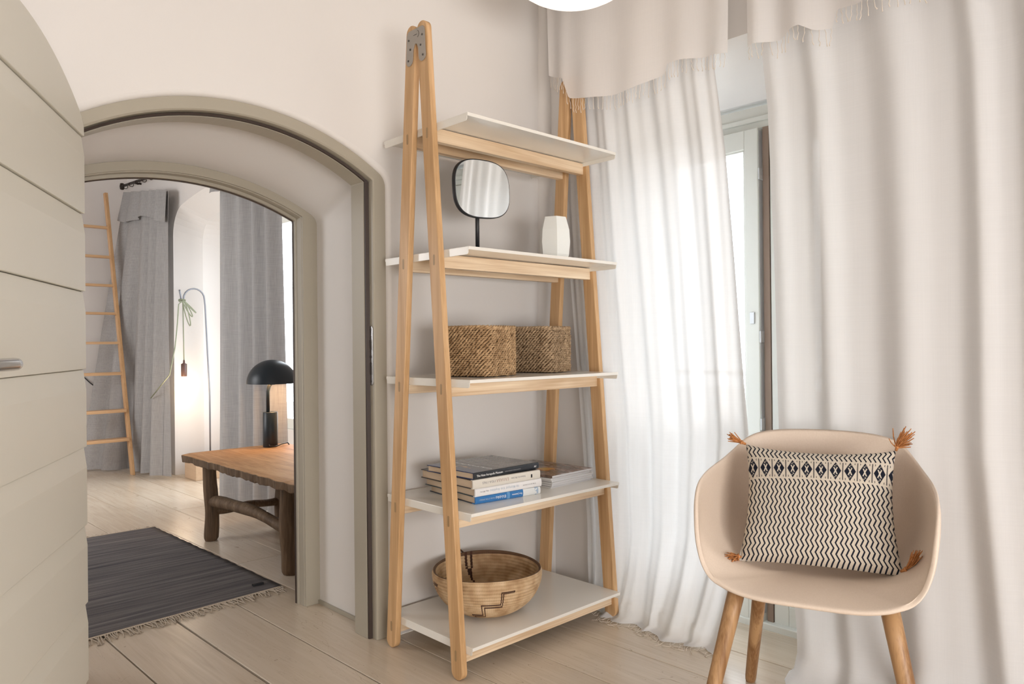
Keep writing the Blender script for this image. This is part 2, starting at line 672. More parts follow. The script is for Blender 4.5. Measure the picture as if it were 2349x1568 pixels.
# floor of wide whitewashed boards: every board a part
fl = structure('floor', 'worn whitewashed wide board floor of both rooms')
b = MB(); b.box(-2.7, 1.35, -3.7, 5.5, -0.06, -0.012)
b.build('subfloor', plain('dark_floor_gap', (0.055, 0.04, 0.028), 0.9), fl)
edges = [-2.70 , -2.485, -2.255, -2.025, -1.795, -1.565, -1.335, -1.105, -0.875, -0.648, -0.416, -0.187, 0.048, 0.277, 0.505, 0.730, 0.955, 1.18, 1.35]
cuts = {8: [2.2], 9: [3.3], 10: [3.9], 11: [-0.9], 12: [1.655], 13: [3.0], 14: [-1.6], 15: [], 7: [0.2], 6: [1.9]}
SH = -0.0165
for i in range(len(edges) - 1):
    ys = [-3.65] + cuts.get(i, [0.9 + (i % 3) * 0.7]) + [5.45]
    if i == 12:
        ys = [-3.65, 1.655, 5.45]
    gap = 0.0078 if i in (9, 10) else 0.0032
    for y0, y1 in zip(ys[:-1], ys[1:]):
        y0 += 0.0012; y1 -= 0.0012
        xa, xb = edges[i] + gap / 2, edges[i + 1] - gap / 2
        dz = random.uniform(-0.0008, 0.0)
        q = MB().hexa([(xa + SH * y0, y0, -0.03), (xb + SH * y0, y0, -0.03), (xb + SH * y1, y1, -0.03), (xa + SH * y1, y1, -0.03),
                       (xa + SH * y0, y0, dz), (xb + SH * y0, y0, dz), (xb + SH * y1, y1, dz), (xa + SH * y1, y1, dz)])
        q.build('plank', M['floor'], fl, bevel=0.0012, seg=1)

# painted frames of the two arches
def sweep(rows_):
    q = MB()
    R = [rowY(arch(**p), y) for p, y in rows_]
    q.loft(R, smooth=False)
    for p, y in ():
        pass
    # feet
    n = len(R[0])
    return q


I2 = dict(half=0.443, apex=1.664, spring=1.539, rc=0.010)
t1 = structure('trim_1', 'grey green painted arched frame of the near doorway')
t1b = sweep([(O_, 0.4635), (I2, 0.4635), (I_, 0.4675), (I_, 0.500), (J_, 0.500), (J_, 0.575), (O_, 0.575), (O_, 0.4635)]).build('frame', M['trim'], t1, recalc=False)
G1 = dict(half=0.4375, apex=1.6585, spring=1.5335, rc=0.005)
G2 = dict(half=0.4255, apex=1.6520, spring=1.5330, rc=0.004)
tag(sweep([(G1, 0.4995), (G1, 0.489), (G2, 0.492), (G2, 0.4995)]).build('gasket', M['gasket'], t1, recalc=False), 'dark brown rubber seal')
# strike plate on the right jamb
sp = MB(); q = []
for k in range(9):
    a = pi * k / 8
    q.append((0.4815 + 0.0105 * cos(a), 1.038 + 0.0105 * sin(a)))
for k in range(9):
    a = pi + pi * k / 8
    q.append((0.4815 + 0.0105 * cos(a), 0.86 + 0.0105 * sin(a)))
sp.prism(q, lambda a, c, d: (d, a, c), -0.0212, -0.0235)
spo = tag(sp.build('strike_plate', M['chrome'], t1), 'polished metal strike plate')
for z, h in ((0.985, 0.034), (0.945, 0.008), (0.905, 0.04)):
    MB().box(-0.0242, -0.0234, 0.476, 0.487, z - h / 2, z + h / 2).build('slot', M['dark_steel'], spo)
for z in (1.035, 0.862):
    s = MB().tube([(-0.0234, 0.4815, z), (-0.0244, 0.4815, z)], 0.0035, 10).build('screw', M['dark_steel'], spo)

t2 = structure('trim_2', 'grey green painted arched frame at the far end of the passage')
t2b = sweep([(OF, 0.9255), (FI, 0.9255), (FI, 0.935), (dict(half=0.425, apex=1.567, spring=1.470, rc=0.004), 0.936), (dict(half=0.425, apex=1.567, spring=1.470, rc=0.004), 0.972), (FJ, 0.973), (FJ, 1.0), (OF, 1.0), (OF, 0.9255)]).build('frame', M['trim'], t2, recalc=False)
FG = dict(half=0.419, apex=1.553, spring=1.460, rc=0.004)
FG2 = dict(half=0.4215, apex=1.5565, spring=1.4625, rc=0.004)
tag(sweep([(FG2, 0.985), (FG, 0.987), (FG, 0.996), (FG2, 0.998)]).build('gasket', M['gasket'], t2, recalc=False), 'dark brown rubber seal')
# low skirting strip of the passage
MB().box(0.018, 0.03, 0.575, 0.925, 0.0, 0.014).build('skirting', M['trim'], t1)

# open plank door on the left
ang = atan2(-0.885, -0.465)
d1 = structure('door_1', 'open pale grey green plank door with an arched top', (-0.887, 0.441, 0), ang)
LW, TH = 0.88, 0.042
def leaf_top(s):
    d = abs(s - 0.44)
    R = 0.935
    return 1.66 - (R - sqrt(R * R - d * d))
zk = [1.515 - 0.1945 * k for k in range(9)]
zk[8] = 0.012
q = MB()
poly = [(0, 1.5155), (LW, 1.5155)]
n = 40
cs = 0.012
for i in range(n + 1):
    s = LW - cs * 0.2 - (LW - cs * 0.4) * i / n
    z = leaf_top(s)
    if i in (0, n):
        z -= cs
    poly.append((s, z))
q.prism(poly, lambda a, c, d: (a, d, c), -TH, 0.0)
q.build('board', M['door'], d1, bevel=0.002)
for k in range(8):
    z1, z0 = zk[k] - 0.0015, zk[k + 1]
    pr = [(0.0, z0), (0.0, z1 - 0.050), (-0.0065, z1), (-TH, z1), (-TH, z0)]
    MB().prism(pr, lambda a, c, d: (d, a, c), 0.0, LW).build('board', M['door'], d1, bevel=0.0018)
hd = MB()
hd.lathe([(0.0, 0.0), (0.026, 0.0), (0.026, 0.007), (0.012, 0.009), (0.010, 0.045)], 24)
ho = hd.build('handle', M['chrome'], d1)
HM = Matrix.Translation((0.78, 0.0, 0.958)) @ Matrix.Rotation(radians(-90), 4, 'X')
ho.matrix_local = HM
tag(ho, 'polished metal lever handle')
lv = MB().tube([(0.79, 0.046, 0.958), (0.78, 0.05, 0.958), (0.75, 0.052, 0.958), (0.655, 0.052, 0.958), (0.642, 0.052, 0.958), (0.639, 0.052, 0.958)], [0.009, 0.0105, 0.0105, 0.011, 0.0105, 0.007], 16).build('lever', M['chrome'], ho)
lv.matrix_parent_inverse = HM.inverted()

# ------------------------------------------------------------------ balcony window of the near room
w1 = structure('window_1', 'white wooden balcony window with its left casement ajar')
FXa, FXb = 1.0, 1.07
b = MB()
b.box(FXa, FXb, NY0 + 0.005, NY1 - 0.005, 1.722, 1.80)            # head
b.box(FXa - 0.012, FXa + 0.01, NY0 + 0.005, NY1 - 0.005, 1.745, 1.762)
b.box(FXa, FXb, NY1 - 0.06, NY1 - 0.005, 0.0, 1.722)
b.box(FXa, FXb, NY0 + 0.005, NY0 + 0.06, 0.0, 1.722)
b.box(FXa - 0.03, FXb + 0.12, NY0 + 0.005, NY1 - 0.005, -0.01, 0.022)
b.build('frame', M['window_paint'], w1, bevel=0.003)
# left casement, hinged on the far jamb and standing a little ajar
glass = Mat('window_glass', 0.0)
gl = glass.node('ShaderNodeBsdfTransparent'); gg = glass.node('ShaderNodeBsdfGlossy'); gm = glass.node('ShaderNodeMixShader')
gg.inputs['Roughness'].default_value = 0.02
gm.inputs[0].default_value = 0.06
glass.nt.links.new(gl.outputs[0], gm.inputs[1]); glass.nt.links.new(gg.outputs[0], gm.inputs[2])
glass.nt.links.new(gm.outputs[0], glass.nt.nodes['Material Output'].inputs[0])
M['glass'] = glass.m


def casement(y_h, width, rz, panel_z, sg):
    """hinge line at the local origin, leaf runs to sg * y"""
    def yb(q, x0, x1, a, b_, z0, z1):
        q.box(x0, x1, min(sg * a, sg * b_), max(sg * a, sg * b_), z0, z1)
        return q
    W_ = width
    c = MB()
    yb(c, 0, 0.05, 0.0, 0.055, 0.02, 1.72)
    yb(c, 0, 0.05, W_ - 0.052, W_, 0.02, 1.72)
    yb(c, 0, 0.05, 0.055, W_ - 0.052, 1.652, 1.72)
    yb(c, 0, 0.05, 0.055, W_ - 0.052, panel_z - 0.07, panel_z)
    yb(c, 0, 0.05, 0.055, W_ - 0.052, 0.02, 0.09)
    o = c.build('casement', M['window_paint'], w1, bevel=0.003)
    o.location = (FXa - 0.004, y_h, 0)
    o.rotation_euler = (0, 0, rz)
    yb(MB(), 0.02, 0.026, 0.05, W_ - 0.05, panel_z, 1.655).build('pane', M['glass'], o)
    yb(MB(), 0.012, 0.03, 0.05, W_ - 0.05, 0.085, panel_z - 0.065).build('panel', M['window_paint'], o)
    bd = MB()
    yb(bd, 0.004, 0.02, W_ - 0.058, W_ - 0.052, panel_z, 1.652)
    yb(bd, 0.004, 0.02, 0.055, 0.061, panel_z, 1.652)
    yb(bd, 0.004, 0.02, 0.055, W_ - 0.052, 1.646, 1.652)
    bd.build('glazing_bead', M['window_paint'], o)
    return o


ca = casement(0.062, 0.453, radians(-3.0), 0.21, -1)
e = MB().box(0.006, 0.026, -0.4545, -0.453, 0.05, 1.71)
eo = tag(e.build('lock_strip', M['zinc'], ca), 'metal locking strip on the casement edge')
for z in (0.70, 1.0, 1.56):
    MB().box(-0.001, 0.03, -0.459, -0.4535, z - 0.02, z + 0.02).build('locking_cam', M['zinc'], ca, bevel=0.002)
l = MB().box(-0.006, 0.0, -0.437, -0.420, 1.045, 1.085)
tag(l.build('latch', M['zinc'], ca, bevel=0.002), 'small metal latch plate')
# right casement with brown rebate edge, closed, and the shutter behind it
cb = casement(NY0 + 0.06, 0.268, 0.0, 0.21, 1)
r = MB().box(FXa - 0.006, FXa + 0.05, -0.4195, -0.398, 0.02, 1.722)
tag(r.build('rebate_strip', plain('brown_bare_wood', (0.30, 0.22, 0.17), 0.7), w1), 'bare brown wooden rebate between the casements')
st = MB(); st.box(1.13, 1.155, -0.505, -0.39, 0.02, 1.74); st.box(1.13, 1.155, NY0 + 0.02, -0.535, 0.02, 1.74)
tag(st.build('shutter', M['window_paint'], w1, bevel=0.003), 'closed outer shutter with a slit of daylight')
# street level outside
gb = MB(); gb.box(-40, 60, -50, 50, -3.3, -3.2)
tag(gb.build('ground', plain('pale_paving', (0.36, 0.35, 0.33), 0.95)), 'pale paved ground three metres below the balcony', kind='structure')
# balcony railing outside
rl = thing('balcony_railing', 'pale metal balcony railing outside the window behind the sheer curtain', 'railing', (1.9, -0.3, 0))
for z in (0.83, 0.66):
    MB().box(-0.012, 0.012, -1.2, 1.6, z - 0.012, z + 0.012).build('bar', M['zinc'], rl)
for y in (-1.1, 1.5):
    MB().box(-0.015, 0.015, y - 0.015, y + 0.015, -0.1, 0.85).build('post', M['zinc'], rl)
bs = MB(); bs.box(1.22, 2.1, -2.2, 2.2, -0.14, -0.02)
tag(bs.build('balcony_slab', plain('pale_concrete', (0.62, 0.61, 0.58), 0.9)), 'pale concrete balcony slab outside the window', kind='structure')

# ------------------------------------------------------------------ A-frame shelf
sh = thing('ladder_shelf', 'tall ash A-frame shelf with five cream metal trays against the door wall', 'shelf')
YM = 0.2165
def off(z): return 0.0355 + 0.0729 * (1.84 - z)
def leg_poly(sgn, hw=0.025):
    """outline (y, z) of a splayed leg with rounded ends"""
    P = []
    zt, zb = 1.955, 0.024
    dy = -0.0729
    def c(z): return YM + sgn * off(z)
    for k in range(13):
        a = pi * k / 12
        P.append((c(zt) + hw * cos(a) * (1), zt + 0.026 * sin(a)))
    for k in range(13):
        a = pi + pi * k / 12
        P.append((c(zb) + hw * cos(a), zb + 0.024 * sin(a)))
    return P


tz = [1.66, 1.27, 0.88, 0.49, 0.10]
for side, (xa, xb) in enumerate(((-0.021, 0.0), (0.691, 0.712))):
    for sgn in (-1, 1):
        lg = MB().prism(leg_poly(sgn), lambda a, c, d: (d, a, c), xa, xb).build('leg', M['leg'], sh, bevel=0.0025)
        for z in tz:
            zc = z - 0.030
            yc = YM + sgn * off(zc)
            P = []
            for k in range(7):
                a = pi * k / 6
                P.append((yc + 0.0045 * cos(a), zc + 0.012 + 0.0045 * sin(a)))
            for k in range(7):
                a = pi + pi * k / 6
                P.append((yc + 0.0045 * cos(a), zc - 0.012 + 0.0045 * sin(a)))
            x0 = xa - 0.0004 if side == 0 else xb + 0.0004
            MB().prism(P, lambda a, c, d: (d, a, c), x0, x0 + (0.002 if side == 0 else -0.002)).build('tenon', M['tenon'], lg)
# legs lean slightly in their own plane: rails and trays
for z in tz:
    for sgn in (-1, 1):
        zc = z - 0.032
        yc = YM + sgn * off(zc)
        MB().box(0.0, 0.691, yc - 0.012, yc + 0.012, zc - 0.0215, zc + 0.0195).build('rail', M['rail'], sh, bevel=0.0015)
    t = MB()
    t.box(0.0005, 0.6905, 0.0, 0.429, z - 0.010, z)
    lip = [(0.003, z - 0.001), (0.003, z - 0.018), (0.0055, z - 0.0225), (0.010, z - 0.024), (0.419, z - 0.024), (0.4235, z - 0.0225), (0.426, z - 0.018), (0.426, z - 0.001)]
    t.prism(lip, lambda a, c, d: (d, a, c), 0.0004, 0.0024)
    t.prism(lip, lambda a, c, d: (d, a, c), 0.6886, 0.6906)
    t.build('shelf_board', M['shelf'], sh, bevel=0.0012, seg=2)
for xs, s in ((-0.021, -1), (0.712, 1)):
    # Y-shaped metal joint plate at the top of each A-frame, outline in (y, z)
    P = []
    def lc(sgn, z): return YM + sgn * off(z)
    for k in range(7):
        a = pi / 2 * k / 6
        P.append((YM + 0.032 + 0.014 * cos(pi / 2 - a) * 1.0, 1.945 + 0.018 * sin(pi / 2 - a)))
    P += [(lc(1, 1.90) + 0.017, 1.90)]
    for k in range(9):
        a = -pi * k / 8
        P.append((lc(1, 1.872) + 0.0175 * cos(a), 1.872 + 0.0175 * sin(a)))
    P += [(YM + 0.013, 1.90)]
    for k in range(7):
        a = pi * k / 6
        P.append((YM + 0.0085 * cos(a), 1.908 + 0.0085 * sin(a)))
    P += [(YM - 0.013, 1.90)]
    for k in range(9):
        a = -pi * k / 8
        P.append((lc(-1, 1.872) + 0.0175 * cos(a), 1.872 + 0.0175 * sin(a)))
    P += [(lc(-1, 1.90) - 0.017, 1.90)]
    for k in range(7):
        a = pi / 2 + pi / 2 * (1 - k / 6) 
        P.append((YM - 0.032 + 0.014 * cos(a), 1.945 + 0.018 * sin(a)))
    br = tag(MB().prism(P, lambda a, c, d: (d, a, c), xs, xs + s * 0.003).build('bracket', M['steel'], sh, bevel=0.0008, seg=1), 'grey metal joint plate')
    for sg in (-1, 1):
        for z, dy in ((1.935, 0.006), (1.905, -0.004), (1.872, 0.004)):
            y = lc(sg, z) + sg * dy
            MB().tube([(xs + s * 0.003, y, z), (xs + s * 0.0042, y, z)], 0.0032, 10).build('screw', M['dark_steel'], br)
    e = MB()
    e.tube([(xs + s * 0.0032, YM + 0.010, 1.944), (xs + s * 0.0032, YM - 0.008, 1.944)], 0.0008, 5)
    e.tube([(xs + s * 0.0032, YM + 0.010 * cos(a) - 0.008, 1.944 + 0.011 * sin(a)) for a in [(-1.25 + 2.5 * k / 10) + pi for k in range(11)]], 0.0008, 5)
    tag(e.build('emblem', M['dark_steel'], br), 'engraved round mark')
del lg

# ------------------------------------------------------------------ things on the shelf
# table mirror
mi = thing('table_mirror', 'small oval mirror in a thin black rim on a black stem, upper shelf', 'mirror', (0.222, 0.215, 1.27))
def squircle(w_, h_, n=64, e=2.9):
    P = []
    for k in range(n):
        a = 2 * pi * k / n
        c_, s_ = cos(a), sin(a)
        P.append((w_ / 2 * math.copysign(abs(c_) ** (2 / e), c_), h_ / 2 * math.copysign(abs(s_) ** (2 / e), s_)))
    return P
mz = 0.2265
rot = Matrix.Rotation(radians(3.4), 3, 'Z')
def mfn(a, c, d):
    v_ = rot @ Vector((a, d - c * sin(radians(1)), 0))
    return (v_.x + 0.006, v_.y - 0.014, mz + c * cos(radians(2)))
mirror_m = Mat('mirror_silver', 0.02, 0.5, 1.0, (0.93, 0.94, 0.94))
sk = Matrix.Rotation(radians(4), 2)
sq = [tuple(sk @ Vector(p)) for p in squircle(0.250, 0.186)]
sq2 = [tuple(sk @ Vector(p)) for p in squircle(0.257, 0.193)]
MB().prism(sq, mfn, -0.0105, -0.004).build('mirror_glass', mirror_m.m, mi)
MB().prism(sq2, mfn, -0.0095, 0.003, smooth_side=True).build('rim', M['black'], mi, bevel=0.001)
MB().tube([(0, 0, 0.008), (0, 0, mz)], 0.0068, 16).build('stem', M['black'], mi)
MB().lathe([(0.0, 0.0), (0.062, 0.0), (0.062, 0.006), (0.058, 0.009), (0.0, 0.010)], 40).build('base', M['black'], mi)

# faceted vase
va = MB()
prof = [(0.022, 0.0), (0.046, 0.0), (0.054, 0.03), (0.0585, 0.075), (0.0555, 0.118), (0.043, 0.164), (0.038, 0.164), (0.050, 0.118), (0.0535, 0.075), (0.041, 0.01), (0.0, 0.008)]
nf_ = 6
pp = []
for i in range(len(prof) - 1):
    for k in range(4):
        t = k / 4
        r0, z0 = prof[i]; r1, z1 = prof[i + 1]
        pp.append((r0 + (r1 - r0) * t, z0 + (z1 - z0) * t))
pp.append(prof[-1])
va.lathe(pp, nf_, smooth=False, close_bottom=True)
vo = va.build('vase', M['white_ceramic'], bevel=0.0015, seg=2, angle=30)
vo.location = (0.548, 0.168, 1.27)
vo.rotation_euler = (0, 0, radians(-128))
tag(vo, 'white faceted ceramic vase on the upper shelf beside the mirror', 'vase')

# seagrass baskets
def seagrass(name, c0, c1):
    q = Mat(name, 0.75, 0.25)
    n = q.noise((1, 1, 1), 70.0, 3.0)
    n2 = q.noise((1, 1, 1), 9.0, 2.0)
    q.color(q.ramp(n * 0.75 + n2 * 0.25, [(0.30, c0), (0.5, tuple((a + b_) / 2 for a, b_ in zip(c0, c1))), (0.70, c1)]))
    q.bump(q.noise((1, 1, 1), 400.0, 2.0), 0.3, 0.001)
    return q.m


def rrect(wx, wy, r, t):
    """point and tangent angle on a rounded rectangle, t in 0..1"""
    sx, sy = wx - 2 * r, wy - 2 * r
    q = pi * r / 2
    L = 2 * sx + 2 * sy + 4 * q
    d = (t % 1.0) * L
    segs = ((sx, 's', (-sx / 2, -wy / 2), 0), (q, 'c', (sx / 2, -sy / 2), -pi / 2), (sy, 's', (wx / 2, -sy / 2), pi / 2), (q, 'c', (sx / 2, sy / 2), 0),
            (sx, 's', (sx / 2, wy / 2), pi), (q, 'c', (-sx / 2, sy / 2), pi / 2), (sy, 's', (-wx / 2, sy / 2), -pi / 2), (q, 'c', (-sx / 2, -sy / 2), pi))
    for ln, kd, p, a in segs:
        if d <= ln or (ln, kd, p, a) == segs[-1]:
            if kd == 's':
                return p[0] + cos(a) * d, p[1] + sin(a) * d, a
            b_ = a + d / r
            return p[0] + r * cos(b_), p[1] + r * sin(b_), b_ + pi / 2
        d -= ln


def basket(loc, rz, wx, wy, h, label, mat):
    b_ = thing('storage_basket', label, 'basket', loc, rz, 'woven baskets on the middle shelf')
    body = MB()
    N = 48
    R1 = []
    for z, g in ((0.002, -0.012), (0.002, -0.004), (0.03, -0.003), (h - 0.008, -0.003), (h - 0.004, -0.010), (h - 0.02, -0.013), (0.012, -0.013)):
        R1.append([(lambda p: (p[0], p[1], z))(rrect(wx + 2 * g, wy + 2 * g, max(0.012, 0.034 + g), k / N)) for k in range(N)])
    body.loft(R1, closed=True)
    body.ngon([(p[0], p[1], 0.012) for p in R1[-1]])
    body.ngon([(p[0], p[1], 0.002) for p in R1[0]])
    body.build('body', seagrass('dark_seagrass', (0.06, 0.03, 0.012), (0.16, 0.09, 0.04)), b_)
    st_ = MB()
    nrow = 23
    rnd = random.Random(hash(label) % 1000 if False else len(label))
    per = 2 * (wx + wy) - 8 * 0.034 + 2 * pi * 0.034
    ncol = int(per / 0.0130)
    for r_ in range(nrow):
        zc = 0.006 + (h - 0.016) * r_ / (nrow - 1)
        for k in range(ncol):
            t0 = (k + 0.5 * (r_ % 2)) / ncol + rnd.uniform(-0.0015, 0.0015)
            P, RR = [], []
            tilt = (0.0038 if r_ % 2 else 0.0032) * rnd.uniform(0.5, 1.4)
            ln = 1.25 / ncol * rnd.uniform(0.85, 1.15)
            bulge = rnd.uniform(0.0012, 0.0040)
            for j in range(5):
                u = j / 4
                x, y, a = rrect(wx, wy, 0.034, t0 + (u - 0.5) * ln)
                o_ = bulge * sin(pi * u) - 0.0018
                P.append((x + sin(a) * o_, y - cos(a) * o_, zc + tilt * (u - 0.5) * 2 + rnd.uniform(-0.0006, 0.0006)))
                RR.append((0.0010, 0.0029, 0.0034, 0.0028, 0.0010)[j])
            st_.tube(P, RR, 5, cap=False)
    ob = st_.build('woven_strands', mat, b_, recalc=False)
    ob['kind'] = 'stuff'
    rim = MB()
    for s_ in (0, 1):
        P = []
        n_ = 260
        for k in range(n_):
            x, y, a = rrect(wx - 0.004, wy - 0.004, 0.034, k / n_)
            ph = 2 * pi * 26 * k / n_ + s_ * pi
            o_ = 0.0034 * cos(ph)
            P.append((x + sin(a) * o_, y - cos(a) * o_, h - 0.003 + 0.0034 * sin(ph)))
        rim.tube(P, 0.0042, 6, closed=True)
    rim.build('braided_rim', mat, b_, recalc=False)
    return b_


sg1 = seagrass('tan_seagrass', (0.20, 0.11, 0.045), (0.68, 0.47, 0.27))
sg2 = seagrass('brown_seagrass', (0.16, 0.095, 0.045), (0.60, 0.44, 0.28))
basket((0.205, 0.200, 0.88), radians(13), 0.185, 0.205, 0.160, 'square woven seagrass basket, the left and lighter of the two on the middle shelf', sg1)
basket((0.548, 0.255, 0.88), radians(12), 0.165, 0.20, 0.162, 'square woven seagrass basket, the right and browner of the two on the middle shelf', sg2)

# books
def book(loc, rz, L, D, h, cov, pages, label, spine=None, group='hardback books in the stack', curve=0.004):
    """spine faces -y, runs along +x; D goes back"""
    b_ = thing('book', label, 'book', loc, rz, group)
    c = MB()
    ct = 0.0026
    c.box(0, L, 0.004, D, 0.0, ct)
    c.box(0, L, 0.004, D, h - ct, h)
    P = []
    for k in range(9):
        a = -pi / 2 + pi * k / 8
        P.append((0.005 - curve * cos(a) - 0.001, h / 2 + h / 2 * sin(a)))
    P += [(0.0065, h), (0.0065, 0)]
    c.prism(P, lambda a, z, d: (d, a, z), 0.0, L)
    c.build('cover', cov, b_, bevel=0.0006, seg=1)
    MB().box(0.004, L - 0.004, 0.0055, D - 0.005, ct, h - ct).build('pages', pages, b_)
    return b_


def spine_text(b_, body, x, z, width, size, mat, flip=False, y=-0.0003):
    # text plane faces -y
    if not flip:
        Mx = Matrix.Translation((x, y, z)) @ Matrix.Rotation(radians(90), 4, 'X')
    else:
        Mx = Matrix.Translation((x, y, z)) @ Matrix.Rotation(radians(180), 4, 'Y') @ Matrix.Rotation(radians(90), 4, 'X')
    return lettering(body, b_, mat, Mx, width, size)


pages_m = Mat('page_edges', 0.85, 0.1)
pz = pages_m.xyz()[2]
pn = pages_m.noise((0.3, 0.3, 60), 40.0, 2.0)
pages_m.color(pages_m.ramp(pn, [(0.3, (0.52, 0.40, 0.28)), (0.7, (0.72, 0.58, 0.43))]))
ink_grey = plain('grey_ink', (0.33, 0.32, 0.33), 0.6)
ink_red = plain('faded_red_ink', (0.46, 0.33, 0.29), 0.6)
ink_white = plain('white_ink', (0.85, 0.85, 0.85), 0.5)
ink_blue = plain('pale_blue_ink', (0.45, 0.52, 0.60), 0.6)
ink_black = plain('black_ink', (0.02, 0.02, 0.02), 0.5)


def blue_cover():
    q = Mat('blue_and_white_dust_jacket', 0.25, 0.5)
    x, y, z = q.xyz()
    white = x.gt(0.187) * y.lt(0.02)
    ph = q.noise((1, 1, 1), 60.0, 3.0)
    pic = x.between(0.235, 0.25) * y.lt(0.02) * ph.gt(0.45)
    blue = q.mix(x.between(0.122, 0.133) * y.lt(0.02), (0.035, 0.17, 0.42), (0.12, 0.30, 0.55))
    c = q.mix(white, blue, (0.70, 0.72, 0.72))
    c = q.mix(pic * 0.7, c, (0.20, 0.32, 0.50))
    c = q.mix(y.gt(0.02), c, (0.02, 0.03, 0.05))
    q.color(c)
    return q.m


def two_tone(name, spine_c, board_c):
    q = Mat(name, 0.35, 0.4)
    x, y, z = q.xyz()
    q.color(q.mix(y.gt(0.012), spine_c, board_c))
    return q.m


def black_cover():
    q = Mat('black_photo_dust_jacket', 0.22, 0.5)
    x, y, z = q.xyz()
    top = z.gt(0.0200)
    wob = q.noise((1, 1, 1), 18.0, 3.0)
    ph = (x + wob * 0.02) * 75.0
    stripes = ph.frac().lt(0.42) * x.between(0.12, 0.285) * y.gt(0.02) * wob.gt(0.40)
    grey = q.noise((4, 1, 1), 16.0, 3.0)
    c = q.ramp(grey, [(0.35, (0.030, 0.027, 0.027)), (0.75, (0.16, 0.14, 0.135))])
    c = q.mix(stripes * 0.7 * y.gt(0.012), c, (0.42, 0.39, 0.37))
    c = q.mix((x + y * 0.05).lt(0.045), c, (0.020, 0.035, 0.115))
    c = q.mix(x.between(0.045, 0.07) * y.between(0.08, 0.2) * grey.gt(0.5), c, (0.42, 0.24, 0.09))
    c = q.mix(y.lt(0.004), c, (0.022, 0.024, 0.03))
    q.color(c)
    return q.m


z0 = 0.49
bk1 = book((0.0935, 0.0885, z0), radians(-6.3), 0.260, 0.272, 0.0235, blue_cover(), pages_m.m, 'hardback with a blue and white spine, lowest in the book stack')
spine_text(bk1, 'Ελλάδα', 0.117, 0.0155, 0.040, 0.016, ink_white, True)
spine_text(bk1, 'Roc Joannou', 0.182, 0.0145, 0.040, 0.008, ink_white, True)
spine_text(bk1, 'ΤΑΞΙΔΙ ΣΤΟΝ ΧΡΟΝΟ', 0.075, 0.0140, 0.060, 0.008, ink_blue, True)
z0 += 0.0237
bk2 = book((0.088, 0.083, z0), radians(-4.5), 0.272, 0.285, 0.0262, two_tone('white_dust_jacket', (0.76, 0.75, 0.75), (0.025, 0.05, 0.06)), pages_m.m, 'white spined hardback between the cream book and the blue one')
spine_text(bk2, 'τα θέατρα του Αιγαίου', 0.175, 0.0175, 0.118, 0.014, ink_blue, True)
spine_text(bk2, 'Δημ. Μίτσος', 0.052, 0.0160, 0.034, 0.007, ink_grey, True)
spine_text(bk2, 'ΕΚΔΟΣΕΙΣ', 0.245, 0.0150, 0.055, 0.005, ink_grey, True)
z0 += 0.0264
bk3 = book((0.075, 0.078, z0), radians(-3.5), 0.278, 0.288, 0.0282, two_tone('cream_dust_jacket', (0.68, 0.645, 0.58), (0.045, 0.035, 0.03)), pages_m.m, 'thick cream spined hardback just under the black museum book')
spine_text(bk3, 'ΕΛΛΑΔΑ', 0.142, 0.0205, 0.050, 0.0135, ink_red, True)
spine_text(bk3, '1954-1965', 0.088, 0.0195, 0.052, 0.011, ink_grey, True)
spine_text(bk3, 'Robert A. McCabe', 0.212, 0.0185, 0.060, 0.0085, ink_grey, True)
MB().box(0.236, 0.242, -0.0006, 0.001, 0.008, 0.0185).build('emblem', ink_black, bk3)
z0 += 0.0284
bk4 = book((0.080, 0.078, z0), radians(0.5), 0.286, 0.236, 0.0212, black_cover(), pages_m.m, 'black photo covered museum book lying on top of the stack')
spine_text(bk4, 'The New Acropolis Museum', 0.010, 0.0078, 0.110, 0.0105, ink_white)
spine_text(bk4, 'EDITED BY BERNARD TSCHUMI ARCHITECTS', 0.130, 0.0090, 0.070, 0.004, ink_grey)
spine_text(bk4, 'AV', 0.262, 0.0070, 0.011, 0.011, ink_white)
Mx = Matrix.Translation((0.088, 0.205, 0.0214)) @ Matrix.Rotation(radians(-90), 4, 'Z')
lettering('The New Acropolis Museum', bk4, ink_white, Mx, 0.185, 0.012)

# magazines
def mag_cover():
    q = Mat('magazine_cover_photo', 0.25, 0.5)
    n1 = q.noise((1.4, 2.4, 1), 9.0, 4.0)
    n2 = q.noise((2.0, 1.0, 1), 14.0, 4.0, 1.0)
    x, y, z = q.xyz()
    c = q.ramp(n2, [(0.33, (0.045, 0.035, 0.03)), (0.45, (0.17, 0.12, 0.095)), (0.55, (0.30, 0.20, 0.16)), (0.64, (0.42, 0.37, 0.36))])
    c2 = q.ramp(n1, [(0.35, (0.20, 0.09, 0.05)), (0.5, (0.55, 0.22, 0.05)), (0.62, (0.55, 0.42, 0.12))])
    d = ((x - 0.09) * (x - 0.09) + (y - 0.11) * (y - 0.11)).sqrt()
    q.color(q.mix(d.lt(0.035) * n1.gt(0.42), c, c2))
    return q.m


